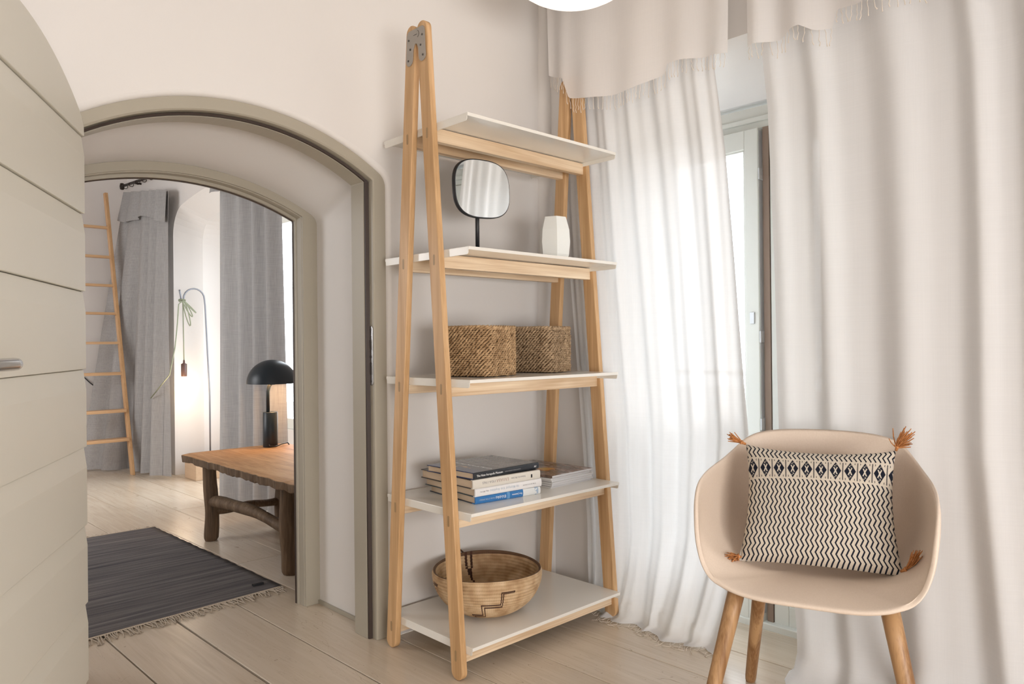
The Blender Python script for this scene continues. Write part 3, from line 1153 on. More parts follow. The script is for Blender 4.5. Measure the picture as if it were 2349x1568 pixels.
mcov = mag_cover()
white_page = Mat('white_magazine_pages', 0.55, 0.3)
wn = white_page.noise((0.3, 0.3, 60), 60.0, 2.0)
white_page.color(white_page.ramp(wn, [(0.3, (0.58, 0.58, 0.60)), (0.7, (0.74, 0.74, 0.75))]))
spine_white = plain('white_magazine_cover', (0.74, 0.73, 0.72), 0.35)
zz = 0.49
mag_lab = ['lowest magazine of the stack beside the books', 'second magazine from the bottom of the stack', 'third magazine from the bottom of the stack', 'fourth magazine from the bottom of the stack', 'thicker magazine just under the colourful top magazine', 'top magazine with a colourful food photo on its cover']
for i in range(6):
    h_ = (0.0052, 0.0066, 0.0066, 0.0070, 0.0078, 0.0080)[i]
    mg = thing('magazine', mag_lab[i], 'magazine', (0.440 + random.uniform(-0.004, 0.004), 0.094 + random.uniform(-0.003, 0.003), zz), radians(random.uniform(0.5, 3.2)), 'magazines beside the books')
    Lm, Dm = 0.222 + random.uniform(-0.006, 0.004), 0.288
    def fz(x): return h_ * (0.55 + 0.45 * min(1.0, x / 0.018))
    MB().box(0.002, Lm - 0.001, 0.001, Dm - 0.001, 0.0006, h_ - 0.0006).build('pages', white_page.m, mg)
    c = MB(); c.box(0, Lm, 0, Dm, 0, 0.0005); c.box(0, Lm, 0, Dm, h_ - 0.0005, h_)
    c.box(0, 0.0015, 0, Dm, 0, h_)
    c.build('cover', mcov if i == 5 else spine_white, mg)
    zz += h_ + 0.0003

# coiled bowl
def coil_mat():
    q = Mat('coiled_palm_fibre', 0.65, 0.3)
    x, y, z = q.xyz()
    a = y.atan2(x)
    r = (x * x + y * y).sqrt()
    n = q.noise((1, 1, 1), 14.0, 3.0)
    st_ = ((a * 34.0) + (z * 160.0).floor() * 0.37).frac()
    cell = q.noise((1, 1, 1), 30.0, 1.0)
    c = q.ramp(n * 0.5 + cell * 0.5, [(0.34, (0.38, 0.235, 0.12)), (0.5, (0.55, 0.38, 0.22)), (0.68, (0.66, 0.49, 0.31))])
    c = q.mix(st_.lt(0.12) * 0.35, c, (0.26, 0.14, 0.06))
    uvn = q.node('ShaderNodeUVMap')
    sx = q.node('ShaderNodeSeparateXYZ')
    q.nt.links.new(uvn.outputs[0], sx.inputs[0])
    outer = X(q.nt, sx.outputs[1]).gt(0.5)
    inner = X(q.nt, sx.outputs[1]).lt(0.5)
    # stepped double line outside; angle in metres along the wall, four repeats around
    ref = radians(-131.4)
    am = ((a - ref) / (pi / 2) + 0.56).frac() * 0.30 - 0.168
    D = None
    for (a0, a1, z0_, z1_) in ((0.050, 0.092, 0.1045, 0.1085), (0.047, 0.053, 0.062, 0.1085), (-0.020, 0.053, 0.058, 0.0665), (-0.022, -0.012, 0.020, 0.0665), (-0.070, -0.012, 0.016, 0.0235), (-0.072, -0.066, 0.002, 0.0235)):
        ca_, cz_ = (a0 + a1) / 2, (z0_ + z1_) / 2
        d_ = ((am - ca_).abs() - (a1 - a0) / 2).max((z - cz_).abs() - (z1_ - z0_) / 2)
        D = d_ if D is None else D.min(d_)
    dark_o = D.lt(0.0022) * D.gt(-0.0016) * outer
    # stepped checks inside
    idx = (r / 0.0105).floor()
    ai = ((a - radians(60)) / (2 * pi / 3) + 0.5).frac() - 0.5
    chk = (ai - (idx - 9.0) * 0.0165).abs().lt(0.013)
    chk2 = (ai - (13.0 - idx) * 0.0165 - 0.11).abs().lt(0.012) * idx.gt(14.0)
    chk3 = (ai - (7.0 - idx) * 0.0165 + 0.04).abs().lt(0.013) * idx.between(7.5, 10.5)
    dark_i = chk.max(chk2).max(chk3) * inner * r.gt(0.06)
    rim = z.gt(0.1315)
    c = q.mix(dark_o.max(dark_i), c, (0.055, 0.022, 0.012))
    c = q.mix(rim * inner * 0.85, c, (0.075, 0.032, 0.018))
    q.color(c)
    q.bump(((a * 150.0).sin()), 0.15, 0.0008)
    return q.m


bo = MB()
NS = 120
def bowl_pt(t):
    """t 0..1 from foot to rim: outside profile"""
    a = t * 1.12
    r = 0.070 + (0.183 - 0.070) * (sin(a * pi / 2 / 1.12)) ** 0.95
    z = 0.136 * (1 - (1 - t ** 1.55) ** 1.0)
    return r, z
ncoil = 17
rows = []
for i in range(ncoil * 5 + 1):
    t = i / (ncoil * 5)
    r, z = bowl_pt(t)
    bmp = 0.0034 * abs(sin(pi * t * ncoil))
    r2, z2 = bowl_pt(min(1, t + 0.01)); r1, z1 = bowl_pt(max(0, t - 0.01))
    tl = sqrt((r2 - r1) ** 2 + (z2 - z1) ** 2)
    rows.append((r + bmp * (z2 - z1) / tl, z - bmp * (r2 - r1) / tl, 1.0))
outer_n = len(rows)
for i in range(9):
    a = pi * i / 8
    rows.append((0.1795 + 0.0045 * cos(a), 0.136 + 0.005 * sin(a), 1.0 if i < 3 else 0.0))
for i in range(ncoil * 5 + 1):
    t = 1 - i / (ncoil * 5)
    r, z = bowl_pt(t)
    bmp = 0.0042 * abs(sin(pi * t * ncoil))
    r2, z2 = bowl_pt(min(1, t + 0.01)); r1, z1 = bowl_pt(max(0, t - 0.01))
    tl = sqrt((r2 - r1) ** 2 + (z2 - z1) ** 2)
    k = 0.009 - bmp
    rows.append((max(0.0, r - k * (z2 - z1) / tl), z + k * (r2 - r1) / tl, 0.0))
for i in range(1, 26):
    t = 1 - i / 25
    rows.append((0.066 * t, 0.0085 + 0.0015 * abs(sin(pi * t * 6)), 0.0))
for r, z, u in rows:
    for k in range(NS):
        a = 2 * pi * k / NS
        wv = 1 + 0.012 * sin(2 * a + 0.6)
        bo.v.append(Vector((r * wv * cos(a), r * wv * sin(a), z + 0.004 * (z / 0.136) * sin(2 * a - 0.4))))
        bo.uv[len(bo.v) - 1] = (k / NS, u)
for i in range(len(rows) - 1):
    for k in range(NS):
        bo.face((i * NS + k, i * NS + (k + 1) % NS, (i + 1) * NS + (k + 1) % NS, (i + 1) * NS + k), 0, True)
bo.face([k for k in range(NS)][::-1])
bw = thing('coiled_bowl', 'round coiled straw bowl with dark stepped lines on the bottom shelf', 'bowl', (0.252, 0.216, 0.1005))
bo.build('bowl_body', coil_mat(), bw, recalc=False)
lp = MB().tube([(0.02, 0.178, 0.137), (0.035, 0.182, 0.152), (0.05, 0.176, 0.137)], [0.003, 0.004, 0.003], 8)
lp.build('hanging_loop', plain('dark_fibre', (0.06, 0.028, 0.016), 0.7), bw)

# ------------------------------------------------------------------ armchair with cushion
CH = Vector((0.406, -0.833, 0))
ch_rz = atan2(-0.403, -0.916) + pi / 2 - radians(5)        # local -y is the front
chair = thing('shell_armchair', 'beige moulded shell armchair on oak legs in front of the sheer curtains', 'chair', tuple(CH), ch_rz)
shell_m = Mat('beige_speckled_composite', 0.42, 0.4)
sn = shell_m.noise((1, 1, 1), 260.0, 3.0)
sb = shell_m.noise((1, 1, 1), 4.0, 2.0)
shell_m.color(shell_m.ramp(sn * 0.5 + sb * 0.5, [(0.3, (0.66, 0.545, 0.445)), (0.7, (0.735, 0.62, 0.52))]))

RIM = [  # (x, y_front, z) from front centre round to back centre
    (0.0, 0.242, 0.402), (0.07, 0.241, 0.402), (0.13, 0.238, 0.405), (0.190, 0.228, 0.418), (0.233, 0.210, 0.450), (0.256, 0.190, 0.510),
    (0.265, 0.170, 0.570), (0.270, 0.145, 0.615), (0.270, 0.105, 0.642), (0.266, 0.050, 0.655), (0.258, -0.010, 0.664), (0.245, -0.070, 0.677),
    (0.227, -0.125, 0.698), (0.203, -0.165, 0.723), (0.163, -0.190, 0.741), (0.090, -0.203, 0.750), (0.0, -0.206, 0.752)]


def catmull(P, m_):
    out = []
    for i in range(len(P) - 1):
        p0 = Vector(P[max(i - 1, 0)]); p1 = Vector(P[i]); p2 = Vector(P[i + 1]); p3 = Vector(P[min(i + 2, len(P) - 1)])
        for k in range(m_):
            t = k / m_
            out.append(0.5 * ((2 * p1) + (-p0 + p2) * t + (2 * p0 - 5 * p1 + 4 * p2 - p3) * t * t + (-p0 + 3 * p1 - 3 * p2 + p3) * t ** 3))
    out.append(Vector(P[-1]))
    return out


rimh = catmull(RIM, 3)
rimh = [Vector((p.x * 0.957, p.y, p.z - 0.006 * max(0.0, min(1.0, -p.y / 0.2)))) for p in rimh]
ring = [Vector((-p.x, p.y, p.z)) for p in rimh] + [Vector((p.x, p.y, p.z)) for p in rimh[-2:0:-1]]
SEATC = Vector((0, 0.02, 0.418))
rows = []
NR = 22
for j in range(NR + 1):
    s = j / NR
    row = []
    for p in ring:
        hgt = p.z - SEATC.z
        back = max(0.0, min(1.0, hgt / 0.30))
        e = 2.0 + 1.5 * back          # steeper cup where the wall is tall
        a = (s ** 0.85) * pi / 2
        hx = sin(a) ** (2.0 / e)
        hz = 1 - cos(a) ** (2.0 / e) if a < pi / 2 - 1e-6 else 1.0
        if back <= 0.02:
            hx = s
            hz = s ** 3.0
        x = SEATC.x + (p.x - SEATC.x) * hx
        y = SEATC.y + (p.y - SEATC.y) * hx
        z = SEATC.z + hgt * hz
        row.append((x, -y, z))
    rows.append(row)
shm = MB().loft(rows[1:], closed=True)
c0 = len(shm.v)
shm.v.append(Vector((SEATC.x, -SEATC.y, SEATC.z)))
nr = len(ring)
for k in range(nr):
    shm.face((c0, k, (k + 1) % nr), 0, True)
# rolled under edge of the front lip
sho = shm.build('shell', shell_m.m, chair, solid=0.011, sub=1)
legm = wood('oak_leg', (0.235, 0.115, 0.045), (0.47, 0.28, 0.135), 'z', fine=75, contrast=(0.39, 0.60))
for sx in (-1, 1):
    for fy in (1, -1):
        top = Vector((sx * (0.160 if fy > 0 else 0.145), -fy * 0.135, 0.408))
        bot = Vector((sx * (0.245 if fy > 0 else 0.205), -(0.235 if fy > 0 else -0.255), 0.0))
        pts = [bot, bot.lerp(top, 0.015), bot.lerp(top, 0.04), bot.lerp(top, 0.5), bot.lerp(top, 0.8), top]
        MB().tube(pts, [0.0125, 0.0145, 0.0155, 0.0178, 0.0195, 0.0205], 20).build('leg', legm, chair)
un = MB().box(-0.15, 0.15, -0.13, 0.13, 0.398, 0.407)
un.build('seat_support', M['black'], chair, bevel=0.004)

# cushion
def cushion_mat():
    q = Mat('black_zigzag_weave', 0.85, 0.15)
    n = q.node('ShaderNodeUVMap')
    s_ = q.node('ShaderNodeSeparateXYZ')
    q.nt.links.new(n.outputs[0], s_.inputs[0])
    u, v = X(q.nt, s_.outputs[0]), X(q.nt, s_.outputs[1])
    wob = q.noise((1, 1, 1), 30.0, 2.0)
    tri = ((v * 12.0).frac() - 0.5).abs() * 2.0
    zz_ = (u * 32.0 + tri * 0.62 + (wob - 0.5) * 0.16).frac()
    zig = zz_.lt(0.335)
    band = v.between(0.668, 0.862)
    thin = (v.between(0.661, 0.670)).max(v.between(0.860, 0.869))
    fu = (u * 10.3 + 0.12).frac() - 0.5
    fv = (v - 0.765) / 0.190
    dia = ((fu.abs() / 0.40) + (fv.abs() / 0.49)).lt(1.0)
    cross = ((fu.abs() * 1.0 - fv.abs() * 0.62).abs().lt(0.045)) * fv.abs().lt(0.19)
    dots = (fu.abs().lt(0.09)) * (fv.abs().between(0.22, 0.36)) * (((fu * 30.0).sin() * (fv * 40.0).sin()).gt(0.1))
    tri2 = ((v * 70.0).frac() - 0.5).abs() * 0.07
    marks = ((fu.abs() - 0.5).abs() - tri2).abs().lt(0.02) 
    marks = marks * fv.abs().lt(0.47)
    marks2 = ((fu.abs() - 0.33) + tri2).abs().lt(0.022) * fv.abs().between(0.36, 0.46)
    bdark = (dia * (1.0 - cross.max(dots * 0.7))).max(marks).max(marks2)
    dark = (band * bdark).max((1.0 - band) * (1.0 - thin) * zig)
    w1_ = q.noise((300, 300, 300), 1.0, 2.0)
    base = q.mix(w1_, (0.53, 0.465, 0.385), (0.63, 0.565, 0.475))
    q.color(q.mix(dark, base, (0.010, 0.012, 0.022)))
    q.bump(w1_, 0.3, 0.002)
    return q.m


cu = thing('cushion', 'square cushion with dark zigzag weave leaning in the beige armchair', 'cushion', (CH.x + 0.012, CH.y - 0.002, 0.428), ch_rz + radians(4))
CW, CHT = 0.354, 0.306
lean = radians(29)


def cush_pt(u, v, side):
    """u across, v up, side +1 front / -1 back; local -y is the front"""
    a, b_ = 2 * u - 1, 2 * v - 1
    edge = (1 - a * a) * (1 - b_ * b_)
    th = 0.062 * max(edge, 0.0) ** 0.42
    # pinched corners: edges draw in between them
    pull_x = 1 - 0.085 * (1 - b_ * b_) 
    pull_v = 0.075 * (1 - a * a)
    x = a * CW / 2 * pull_x * (1.0 + 0.03 * (1 - v))
    if b_ > 0:
        h_ = CHT * (v - pull_v * 0.9 * max(0.0, b_) ** 2)
    else:
        h_ = CHT * (v + pull_v * 0.25 * b_ * b_)
    crease = 0.0
    if side > 0:
        crease = 0.004 * sin(9 * a + 6 * b_) * max(0, (abs(a) - 0.6)) * max(0, -b_ - 0.35) * 8
    y = -side * (th * (0.95 if side > 0 else 0.85) + crease)
    up = Vector((0, sin(lean), cos(lean)))
    nrm = Vector((0, cos(lean), -sin(lean)))
    p = Vector((0, -0.088, 0.016)) + Vector((x, 0, 0)) + up * h_ + nrm * y
    return p


cm = cushion_mat()
cf = MB().grid(lambda u, v: cush_pt(u, v, 1), 60, 50)
cf.build('cover_front', cm, cu)
back_m = plain('plain_cotton_backing', (0.55, 0.50, 0.44), 0.9)
cbk = MB().grid(lambda u, v: cush_pt(u, v, -1), 30, 26)
cbk.build('cover_back', back_m, cu)
tas_m = Mat('rust_cotton_tassel', 0.9, 0.1)
tn = tas_m.noise((1, 1, 1), 120.0, 2.0)
tas_m.color(tas_m.ramp(tn, [(0.3, (0.36, 0.14, 0.045)), (0.7, (0.62, 0.29, 0.12))]))
def tassel(base, d, L, spread, droop=(0, 0, 0)):
    t_ = MB()
    rnd = random.Random(int(L * 10000) + int(base.x * 1000))
    d = Vector(d).normalized()
    t_.tube([base, base + d * L * 0.25], [0.003, 0.0045], 6)
    for k in range(3):
        c_ = base + d * L * (0.26 + 0.02 * k)
        a_ = d.orthogonal().normalized(); b2 = d.cross(a_)
        t_.tube([c_ + (a_ * cos(t) + b2 * sin(t)) * 0.0048 for t in [2 * pi * i / 8 for i in range(8)]], 0.0012, 5, closed=True)
    for k in range(44):
        s_ = Vector((rnd.gauss(0, 1), rnd.gauss(0, 1), rnd.gauss(0, 1))) * spread
        p0 = base + d * L * 0.25 + s_ * 0.12
        p1 = base + d * L * 0.62 + s_ * 0.75 + Vector(droop) * 0.4
        p2 = base + d * L * rnd.uniform(0.88, 1.03) + s_ * 1.3 + Vector(droop)
        t_.tube([p0, p1, p2], [0.0014, 0.0014, 0.0010], 4, cap=False)
    tag(t_.build('tassel', tas_m.m, cu, recalc=False), 'rust orange cotton tassel')
tassel(cush_pt(0, 1, 1), (-0.9, -0.1, 0.42), 0.044, 0.004, (0, 0, 0.002))
tassel(cush_pt(1, 1, 1), (0.30, -0.2, 0.95), 0.042, 0.0085, (0.012, 0, 0))
tassel(cush_pt(0.01, 0.03, 1), (-0.62, -0.75, 0.22), 0.036, 0.0065, (0, 0, -0.006))
tassel(cush_pt(0.985, 0.035, 1), (0.60, -0.55, 0.52), 0.058, 0.0045, (-0.006, 0, 0.022))

# ------------------------------------------------------------------ sheer curtains
sheer_m = sheer('sheer_white_cotton', (0.82, 0.82, 0.825), 0.014, 0.275)
flap_m = sheer('sheer_white_cotton_flap', (0.86, 0.835, 0.82), 0.08, 0.40)
fr_m = plain('cotton_fringe', (0.74, 0.66, 0.57), 0.9)


def lerp_tab(tab, z):
    tab = sorted(tab)
    if z <= tab[0][0]:
        return tab[0][1]
    for (z0_, a0), (z1_, a1) in zip(tab[:-1], tab[1:]):
        if z <= z1_:
            t = (z - z0_) / (z1_ - z0_)
            return a0 + (a1 - a0) * t
    return tab[-1][1]


def fringe(mb, p, L, rnd, dx=(0, 1, 0), r=0.0009):
    dx = Vector(dx)
    pts = []
    sw = rnd.uniform(-0.006, 0.006)
    for k in range(6):
        t = k / 5
        pts.append(Vector(p) + Vector((0, 0, -L * t)) + dx * (sw * t * t + 0.002 * sin(5 * t + rnd.random() * 6)) + Vector((rnd.uniform(-0.001, 0.001), 0, 0)))
    mb.tube(pts, [r, r, r, r, r * 1.1, r * 1.9], 4)


ZT = 2.60
cl = thing('sheer_curtain', 'white sheer curtain with fringed top flap before the bright window beside the shelf', 'curtain', (0, 0, 0), 0, 'sheer curtains along the window wall')
L_left = [(2.6, 0.34), (2.08, 0.336), (1.215, 0.276), (0.695, 0.232), (0.30, 0.204), (0.03, 0.20), (0.0, 0.20)]
L_right = [(2.6, -0.33), (2.09, -0.366), (1.87, -0.366), (1.59, -0.404), (1.238, -0.436), (0.687, -0.480), (0.34, -0.455), (0.0, -0.385)]


def hem_x(y, z):
    """cloth gathers into the room as it reaches the floor"""
    t = max(0.0, (0.32 - z) / 0.32)
    return -0.045 * t * t * max(0.0, min(1.0, (0.22 - y) / 0.2))


def left_pt(u, v):
    z = ZT * (1 - v)
    ya, yb = lerp_tab(L_left, z), lerp_tab(L_right, z)
    y = ya + (yb - ya) * u
    amp = 0.005 + 0.008 * v
    ph = 2 * pi * (u * 7.0 + 0.35 * sin(5 * u) + 0.15 * sin(3 * v + 4 * u))
    x = 0.748 + amp * sin(ph) + 0.004 * sin(2.3 * ph + 6 * v)
    if y < 0.0:
        x -= 0.01 * min(1, -y / 0.2)
    t = max(0.0, (0.16 - z) / 0.16)
    x += hem_x(y, z) + t * 0.012 * sin(14 * u + 1.0)
    y += t * 0.010 * sin(23 * u)
    z2 = max(z, 0.003) + (0.012 * t * (1 + sin(31 * u + 2)) if z < 0.05 else 0)
    if z < 0.022:      # the last centimetres lie on the boards
        x -= (0.022 - z) * 1.6
        z2 = 0.004 + 0.006 * (1 + sin(37 * u)) * (z / 0.022)
    return (x, y, z2)


MB().grid(left_pt, 150, 130).build('curtain_panel', sheer_m, cl, recalc=False)


def flap_fringe_z(y):
    tab = [(-0.46, 1.878), (-0.42, 1.882), (-0.405, 1.888), (-0.32, 1.899), (-0.222, 1.912), (-0.212, 1.880), (-0.10, 1.862), (0.0, 1.864), (0.11, 1.872), (0.19, 1.892), (0.215, 1.97), (0.33, 2.02)]
    return lerp_tab(tab, y)


def flap_pt(u, v):
    y0 = 0.345 + (-0.452 - 0.345) * u
    y = y0 - (0.10 * v * max(0, (0.30 - u)) * 1.2)
    zb = flap_fringe_z(y)
    z = ZT + (zb - ZT) * v
    x = 0.700 - 0.022 * v + 0.010 * sin(2 * pi * (u * 5.0 + 0.2 * sin(6 * u))) * v
    bulge = math.exp(-((y - 0.17) / 0.09) ** 2)
    x -= 0.028 * bulge * min(1, v * 1.5)
    return (x, y, z)


MB().grid(flap_pt, 110, 40).build('top_flap', flap_m, cl, recalc=False)
rnd = random.Random(3)
fm = MB()
for k in range(52):
    u = (k + 0.5) / 52
    fringe(fm, flap_pt(u, 1.0), rnd.uniform(0.040, 0.056), rnd)
for k in range(44):           # hem fringe lying on the boards
    u = (k + 0.5) / 44
    p = Vector(left_pt(u, 1.0))
    pts = [p, p + Vector((-0.012, rnd.uniform(-0.008, 0.008), -0.001)), p + Vector((-0.028, rnd.uniform(-0.022, 0.012), 0)), p + Vector((-0.026 - rnd.uniform(0, 0.02), rnd.uniform(-0.035, 0.02), 0))]
    for q_ in pts:
        q_.z = max(q_.z, 0.002)
    pts[-1].z = pts[-2].z = 0.002
    fm.tube(pts, 0.0010, 4)
fo = fm.build('fringe', fr_m, cl, recalc=False)
fo['kind'] = 'stuff'

cr = thing('sheer_curtain', 'white sheer curtain with a fringed top flap hanging behind the beige armchair', 'curtain', (0, 0, 0), 0, 'sheer curtains along the window wall')
R_left = [(2.6, -0.515), (2.03, -0.525), (1.69, -0.557), (1.224, -0.573), (0.711, -0.581), (0.185, -0.625), (0.0, -0.64)]


def right_pt(u, v):
    z = ZT * (1 - v)
    ya = lerp_tab(R_left, z)
    y = ya + (-2.15 - ya) * u
    d = ya - y
    amp = 0.004 + 0.014 * min(1, d / 0.2) * (0.55 + 0.45 * v)
    ph = 2 * pi * ((d + 0.07) / 0.155 + 0.25 * sin(d * 9) + 0.06 * sin(4 * v + d * 7))
    x = 0.722 + amp * (sin(ph) + 0.28 * sin(2 * ph + 1.0 + 2 * v))
    x = min(x, 0.775)
    t = max(0.0, (0.12 - z) / 0.12)
    x -= t * 0.02 * (1 + sin(d * 26))
    y -= 0.015 * v * v * d
    z2 = max(z, 0.004)
    if z < 0.06:
        x -= (0.06 - z) * 1.7 * (0.8 + 0.4 * sin(d * 20))
        z2 = 0.006 + 0.030 * (1 + sin(d * 33 + 1.2)) * 0.5 * (1 - abs(2 * z / 0.06 - 1) * 0.6)
    return (x, y, z2)


MB().grid(right_pt, 220, 120).build('curtain_panel', sheer_m, cr, recalc=False)


def flapr_z(y):
    tab = [(-2.1, 1.90), (-0.90, 1.893), (-0.85, 1.888), (-0.785, 1.904), (-0.772, 1.856), (-0.726, 1.860), (-0.690, 1.882), (-0.662, 1.881), (-0.62, 1.869), (-0.57, 1.868), (-0.53, 1.872)]
    return lerp_tab(tab, y)


def flapr_pt(u, v):
    y = -0.522 + (-2.12 + 0.522) * u
    y += 0.012 * (1 - v)
    z = ZT + (flapr_z(y) - ZT) * v
    d = -0.522 - y
    x = 0.672 - 0.008 * v + 0.018 * sin(2 * pi * ((d + 0.07) / 0.155 + 0.25 * sin(d * 9))) * (0.4 + 0.6 * v)
    return (x, y, z)


MB().grid(flapr_pt, 160, 30).build('top_flap', flap_m, cr, recalc=False)
fm = MB()
for k in range(100):
    u = (k + 0.5) / 100
    fringe(fm, flapr_pt(u, 1.0), rnd.uniform(0.034, 0.052), rnd)
fo = fm.build('fringe', fr_m, cr, recalc=False)
fo['kind'] = 'stuff'
rd = MB().tube([(0.71, 0.40, ZT + 0.012), (0.71, -2.3, ZT + 0.012)], 0.011, 12)
tag(rd.build('curtain_rod', M['black']), 'curtain rod above the sheer curtains, just out of view', 'rod')

# ------------------------------------------------------------------ pendant lamp
PC = Vector((0.312, -0.142, 2.165))
pd = thing('pendant_lamp', 'white glowing globe lamp hanging at the top of the picture', 'lamp', tuple(PC))
prof = []
for k in range(25):
    a = -pi / 2 + pi * k / 24
    prof.append((0.215 * cos(a) if 0 < k < 24 else 0.002, 0.135 * sin(a)))
MB().lathe(prof, 48).build('shade', emit('glowing_opal_glass', (1.0, 0.90, 0.80), 1.0), pd)
MB().tube([(0, 0, 0.13), (0, 0, 0.17)], 0.03, 20).build('cap', M['chrome'], pd)
MB().tube([(0, 0, 0.17), (0, 0, H - PC.z)], 0.003, 8).build('cord', M['black'], pd)
bulb('pendant_bulb', (PC.x, PC.y, PC.z - 0.175), 0.5, (1.0, 0.78, 0.58), 0.12)

# ------------------------------------------------------------------ far room
# rug
rug_m = Mat('charcoal_striped_wool', 0.95, 0.1)
rs = rug_m.noise((0.35, 9, 1), 5.0, 4.0, 0.4)
rw = rug_m.noise((1, 1, 1), 300.0, 2.0)
rug_m.color(rug_m.ramp(rs * 0.8 + rw * 0.2, [(0.34, (0.078, 0.078, 0.085)), (0.52, (0.145, 0.134, 0.135)), (0.68, (0.215, 0.200, 0.198))]))
rug_m.bump(rw, 0.4, 0.003)
rg = thing('rug', 'charcoal flat woven rug with pale fringes on the far room floor', 'rug', (-0.35, 1.9, 0))


def rug_pt(u, v):
    x = -1.35 + (1.36 - 0.03 * v) * u
    y = 1.205 + 1.425 * v - 0.075 * (1 - u) * (1 - v) * 1.2
    rip = 0.0026 * (sin(2 * pi * v * 17 + 1.5 * sin(3 * u)) * 0.5 + 0.5) * min(1, 2.5 * v + 0.15)
    return (x + 0.35 + 0.0012 * sin(40 * v), y - 1.9, 0.004 + rip)


MB().grid(rug_pt, 40, 130).build('rug_field', rug_m.m, rg, recalc=True, solid=0.004)
fm = MB()
for vv, sg, ln in ((0.0, -1, 0.072), (1.0, 1, 0.060)):
    p0 = [Vector(rug_pt(k / 40, vv)) for k in range(41)]
    fm.tube([p + Vector((0, sg * 0.003, 0.001)) for p in p0], 0.0035, 5)
    for k in range(190):
        u = k / 189
        p = Vector(rug_pt(u, vv))
        dx = rnd.uniform(-0.018, 0.018)
        l2 = ln * rnd.uniform(0.6, 1.15)
        p1 = p + Vector((dx * 0.5, sg * l2 * 0.5, 0.004)); p1.z = rnd.uniform(0.003, 0.008)
        p2 = p + Vector((dx + rnd.uniform(-0.012, 0.012), sg * l2, 0)); p2.z = 0.0025
        fm.tube([p, p1, p2], [0.0021, 0.0021, 0.0016], 4, cap=False)
fo = tag(fm.build('fringe', plain('unbleached_cotton_fringe', (0.52, 0.44, 0.35), 0.95), rg, recalc=False), 'pale cotton fringe')
fo['kind'] = 'stuff'
MB().box(0.27, 0.315, -0.625, -0.61, 0.006, 0.014).build('label_tab', M['black'], rg)

# rough wooden coffee table
tw = Mat('weathered_elm', 0.6, 0.3)
g1 = tw.noise((9, 0.7, 2), 4.0, 5.0, 0.8)
g2 = tw.noise((60, 2.5, 4), 4.0, 3.0)
tw.color(tw.ramp(g1 * 0.6 + g2 * 0.4, [(0.30, (0.22, 0.115, 0.05)), (0.5, (0.42, 0.24, 0.115)), (0.7, (0.56, 0.35, 0.185))]))
tw.bump(g2, 0.25, 0.004)
tl = Mat('dark_weathered_elm', 0.65, 0.3)
h1 = tl.noise((3, 3, 0.4), 7.0, 5.0, 0.8)
h2 = tl.noise((40, 40, 2), 4.0, 3.0)
tl.color(tl.ramp(h1 * 0.55 + h2 * 0.45, [(0.30, (0.055, 0.032, 0.018)), (0.5, (0.13, 0.08, 0.045)), (0.72, (0.25, 0.17, 0.105))]))
tl.bump(h2, 0.3, 0.004)
tb = thing('coffee_table', 'rough low elm wood table with round legs in the far room', 'table', (0.30, 1.65, 0))


def table_top():
    q = MB()
    ny, nx = 46, 14
    rr = random.Random(5)
    y0, y1, x0, x1 = 0.99 - 1.65, 2.262 - 1.65, -0.008 - 0.30, 0.56 - 0.30
    jag = [rr.uniform(-0.0045, 0.0045) * (1 if rr.random() < 0.25 else 0.2) for _ in range(ny + 1)]
    jb = [rr.uniform(-0.006, 0.005) for _ in range(ny + 1)]
    top = []
    for j in range(ny + 1):
        for i in range(nx + 1):
            x = x0 + (x1 - x0) * i / nx + (jag[j] if i == 0 else 0)
            y = y0 + (y1 - y0) * j / ny
            z = 0.440 + rr.uniform(-0.0006, 0.0006) + (-0.004 + jb[j] * 0.3 if i == 0 else 0)
            q.v.append(Vector((x, y, z)))
    for j in range(ny + 1):
        for i in range(nx + 1):
            x = x0 + (x1 - x0) * i / nx + (jag[j] + abs(jb[j]) if i == 0 else 0)
            y = y0 + (y1 - y0) * j / ny
            q.v.append(Vector((x, y, 0.400 + (jb[j] * 0.8 if i < 2 else 0))))
    w_ = nx + 1
    nt_ = (nx + 1) * (ny + 1)
    for j in range(ny):
        for i in range(nx):
            a = j * w_ + i
            q.face((a, a + 1, a + w_ + 1, a + w_), 0)
            q.face((nt_ + a + w_, nt_ + a + w_ + 1, nt_ + a + 1, nt_ + a), 1)
    for j in range(ny):
        for i in (0, nx):
            a = j * w_ + i
            q.face((a, a + w_, nt_ + a + w_, nt_ + a), 1)
    for i in range(nx):
        for j in (0, ny):
            a = j * w_ + i
            q.face((a, a + 1, nt_ + a + 1, nt_ + a), 1)
    return q


table_top().build('table_top', [tw.m, tl.m], tb, bevel=0.004, seg=2, angle=50)
def rough_leg(x, y, r, seed):
    rr = random.Random(seed)
    q = MB()
    n_, mrows = 16, 14
    Rws = []
    for j in range(mrows + 1):
        t = j / mrows
        z = 0.402 * t
        row = []
        for k in range(n_):
            a = 2 * pi * k / n_
            r2 = r * (1 + 0.07 * sin(2 * a + seed) + 0.05 * sin(6 * t + a * 1 + seed) + 0.03 * sin(13 * t + seed) - 0.06 * t)
            if j == 0:
                r2 *= 0.80
            row.append((x + r2 * cos(a) + 0.004 * sin(5 * t + seed), y + r2 * sin(a), z + (0.012 if j == 0 and False else 0)))
        Rws.append(row)
    Rws.insert(1, [(px + (p2x - px) * 0.85, py + (p2y - py) * 0.85, 0.012) for (px, py, _), (p2x, p2y, _) in zip(Rws[0], Rws[1])])
    q.loft(Rws, closed=True)
    q.ngon(Rws[0][::-1]); q.ngon(Rws[-1])
    return q
for i, (x, y, r) in enumerate(((0.098, 2.155, 0.037), (0.118, 1.345, 0.040), (0.475, 2.13, 0.036), (0.47, 1.33, 0.038))):
    rough_leg(x - 0.30, y - 1.65, r, i * 1.7).build('leg', tl.m, tb)
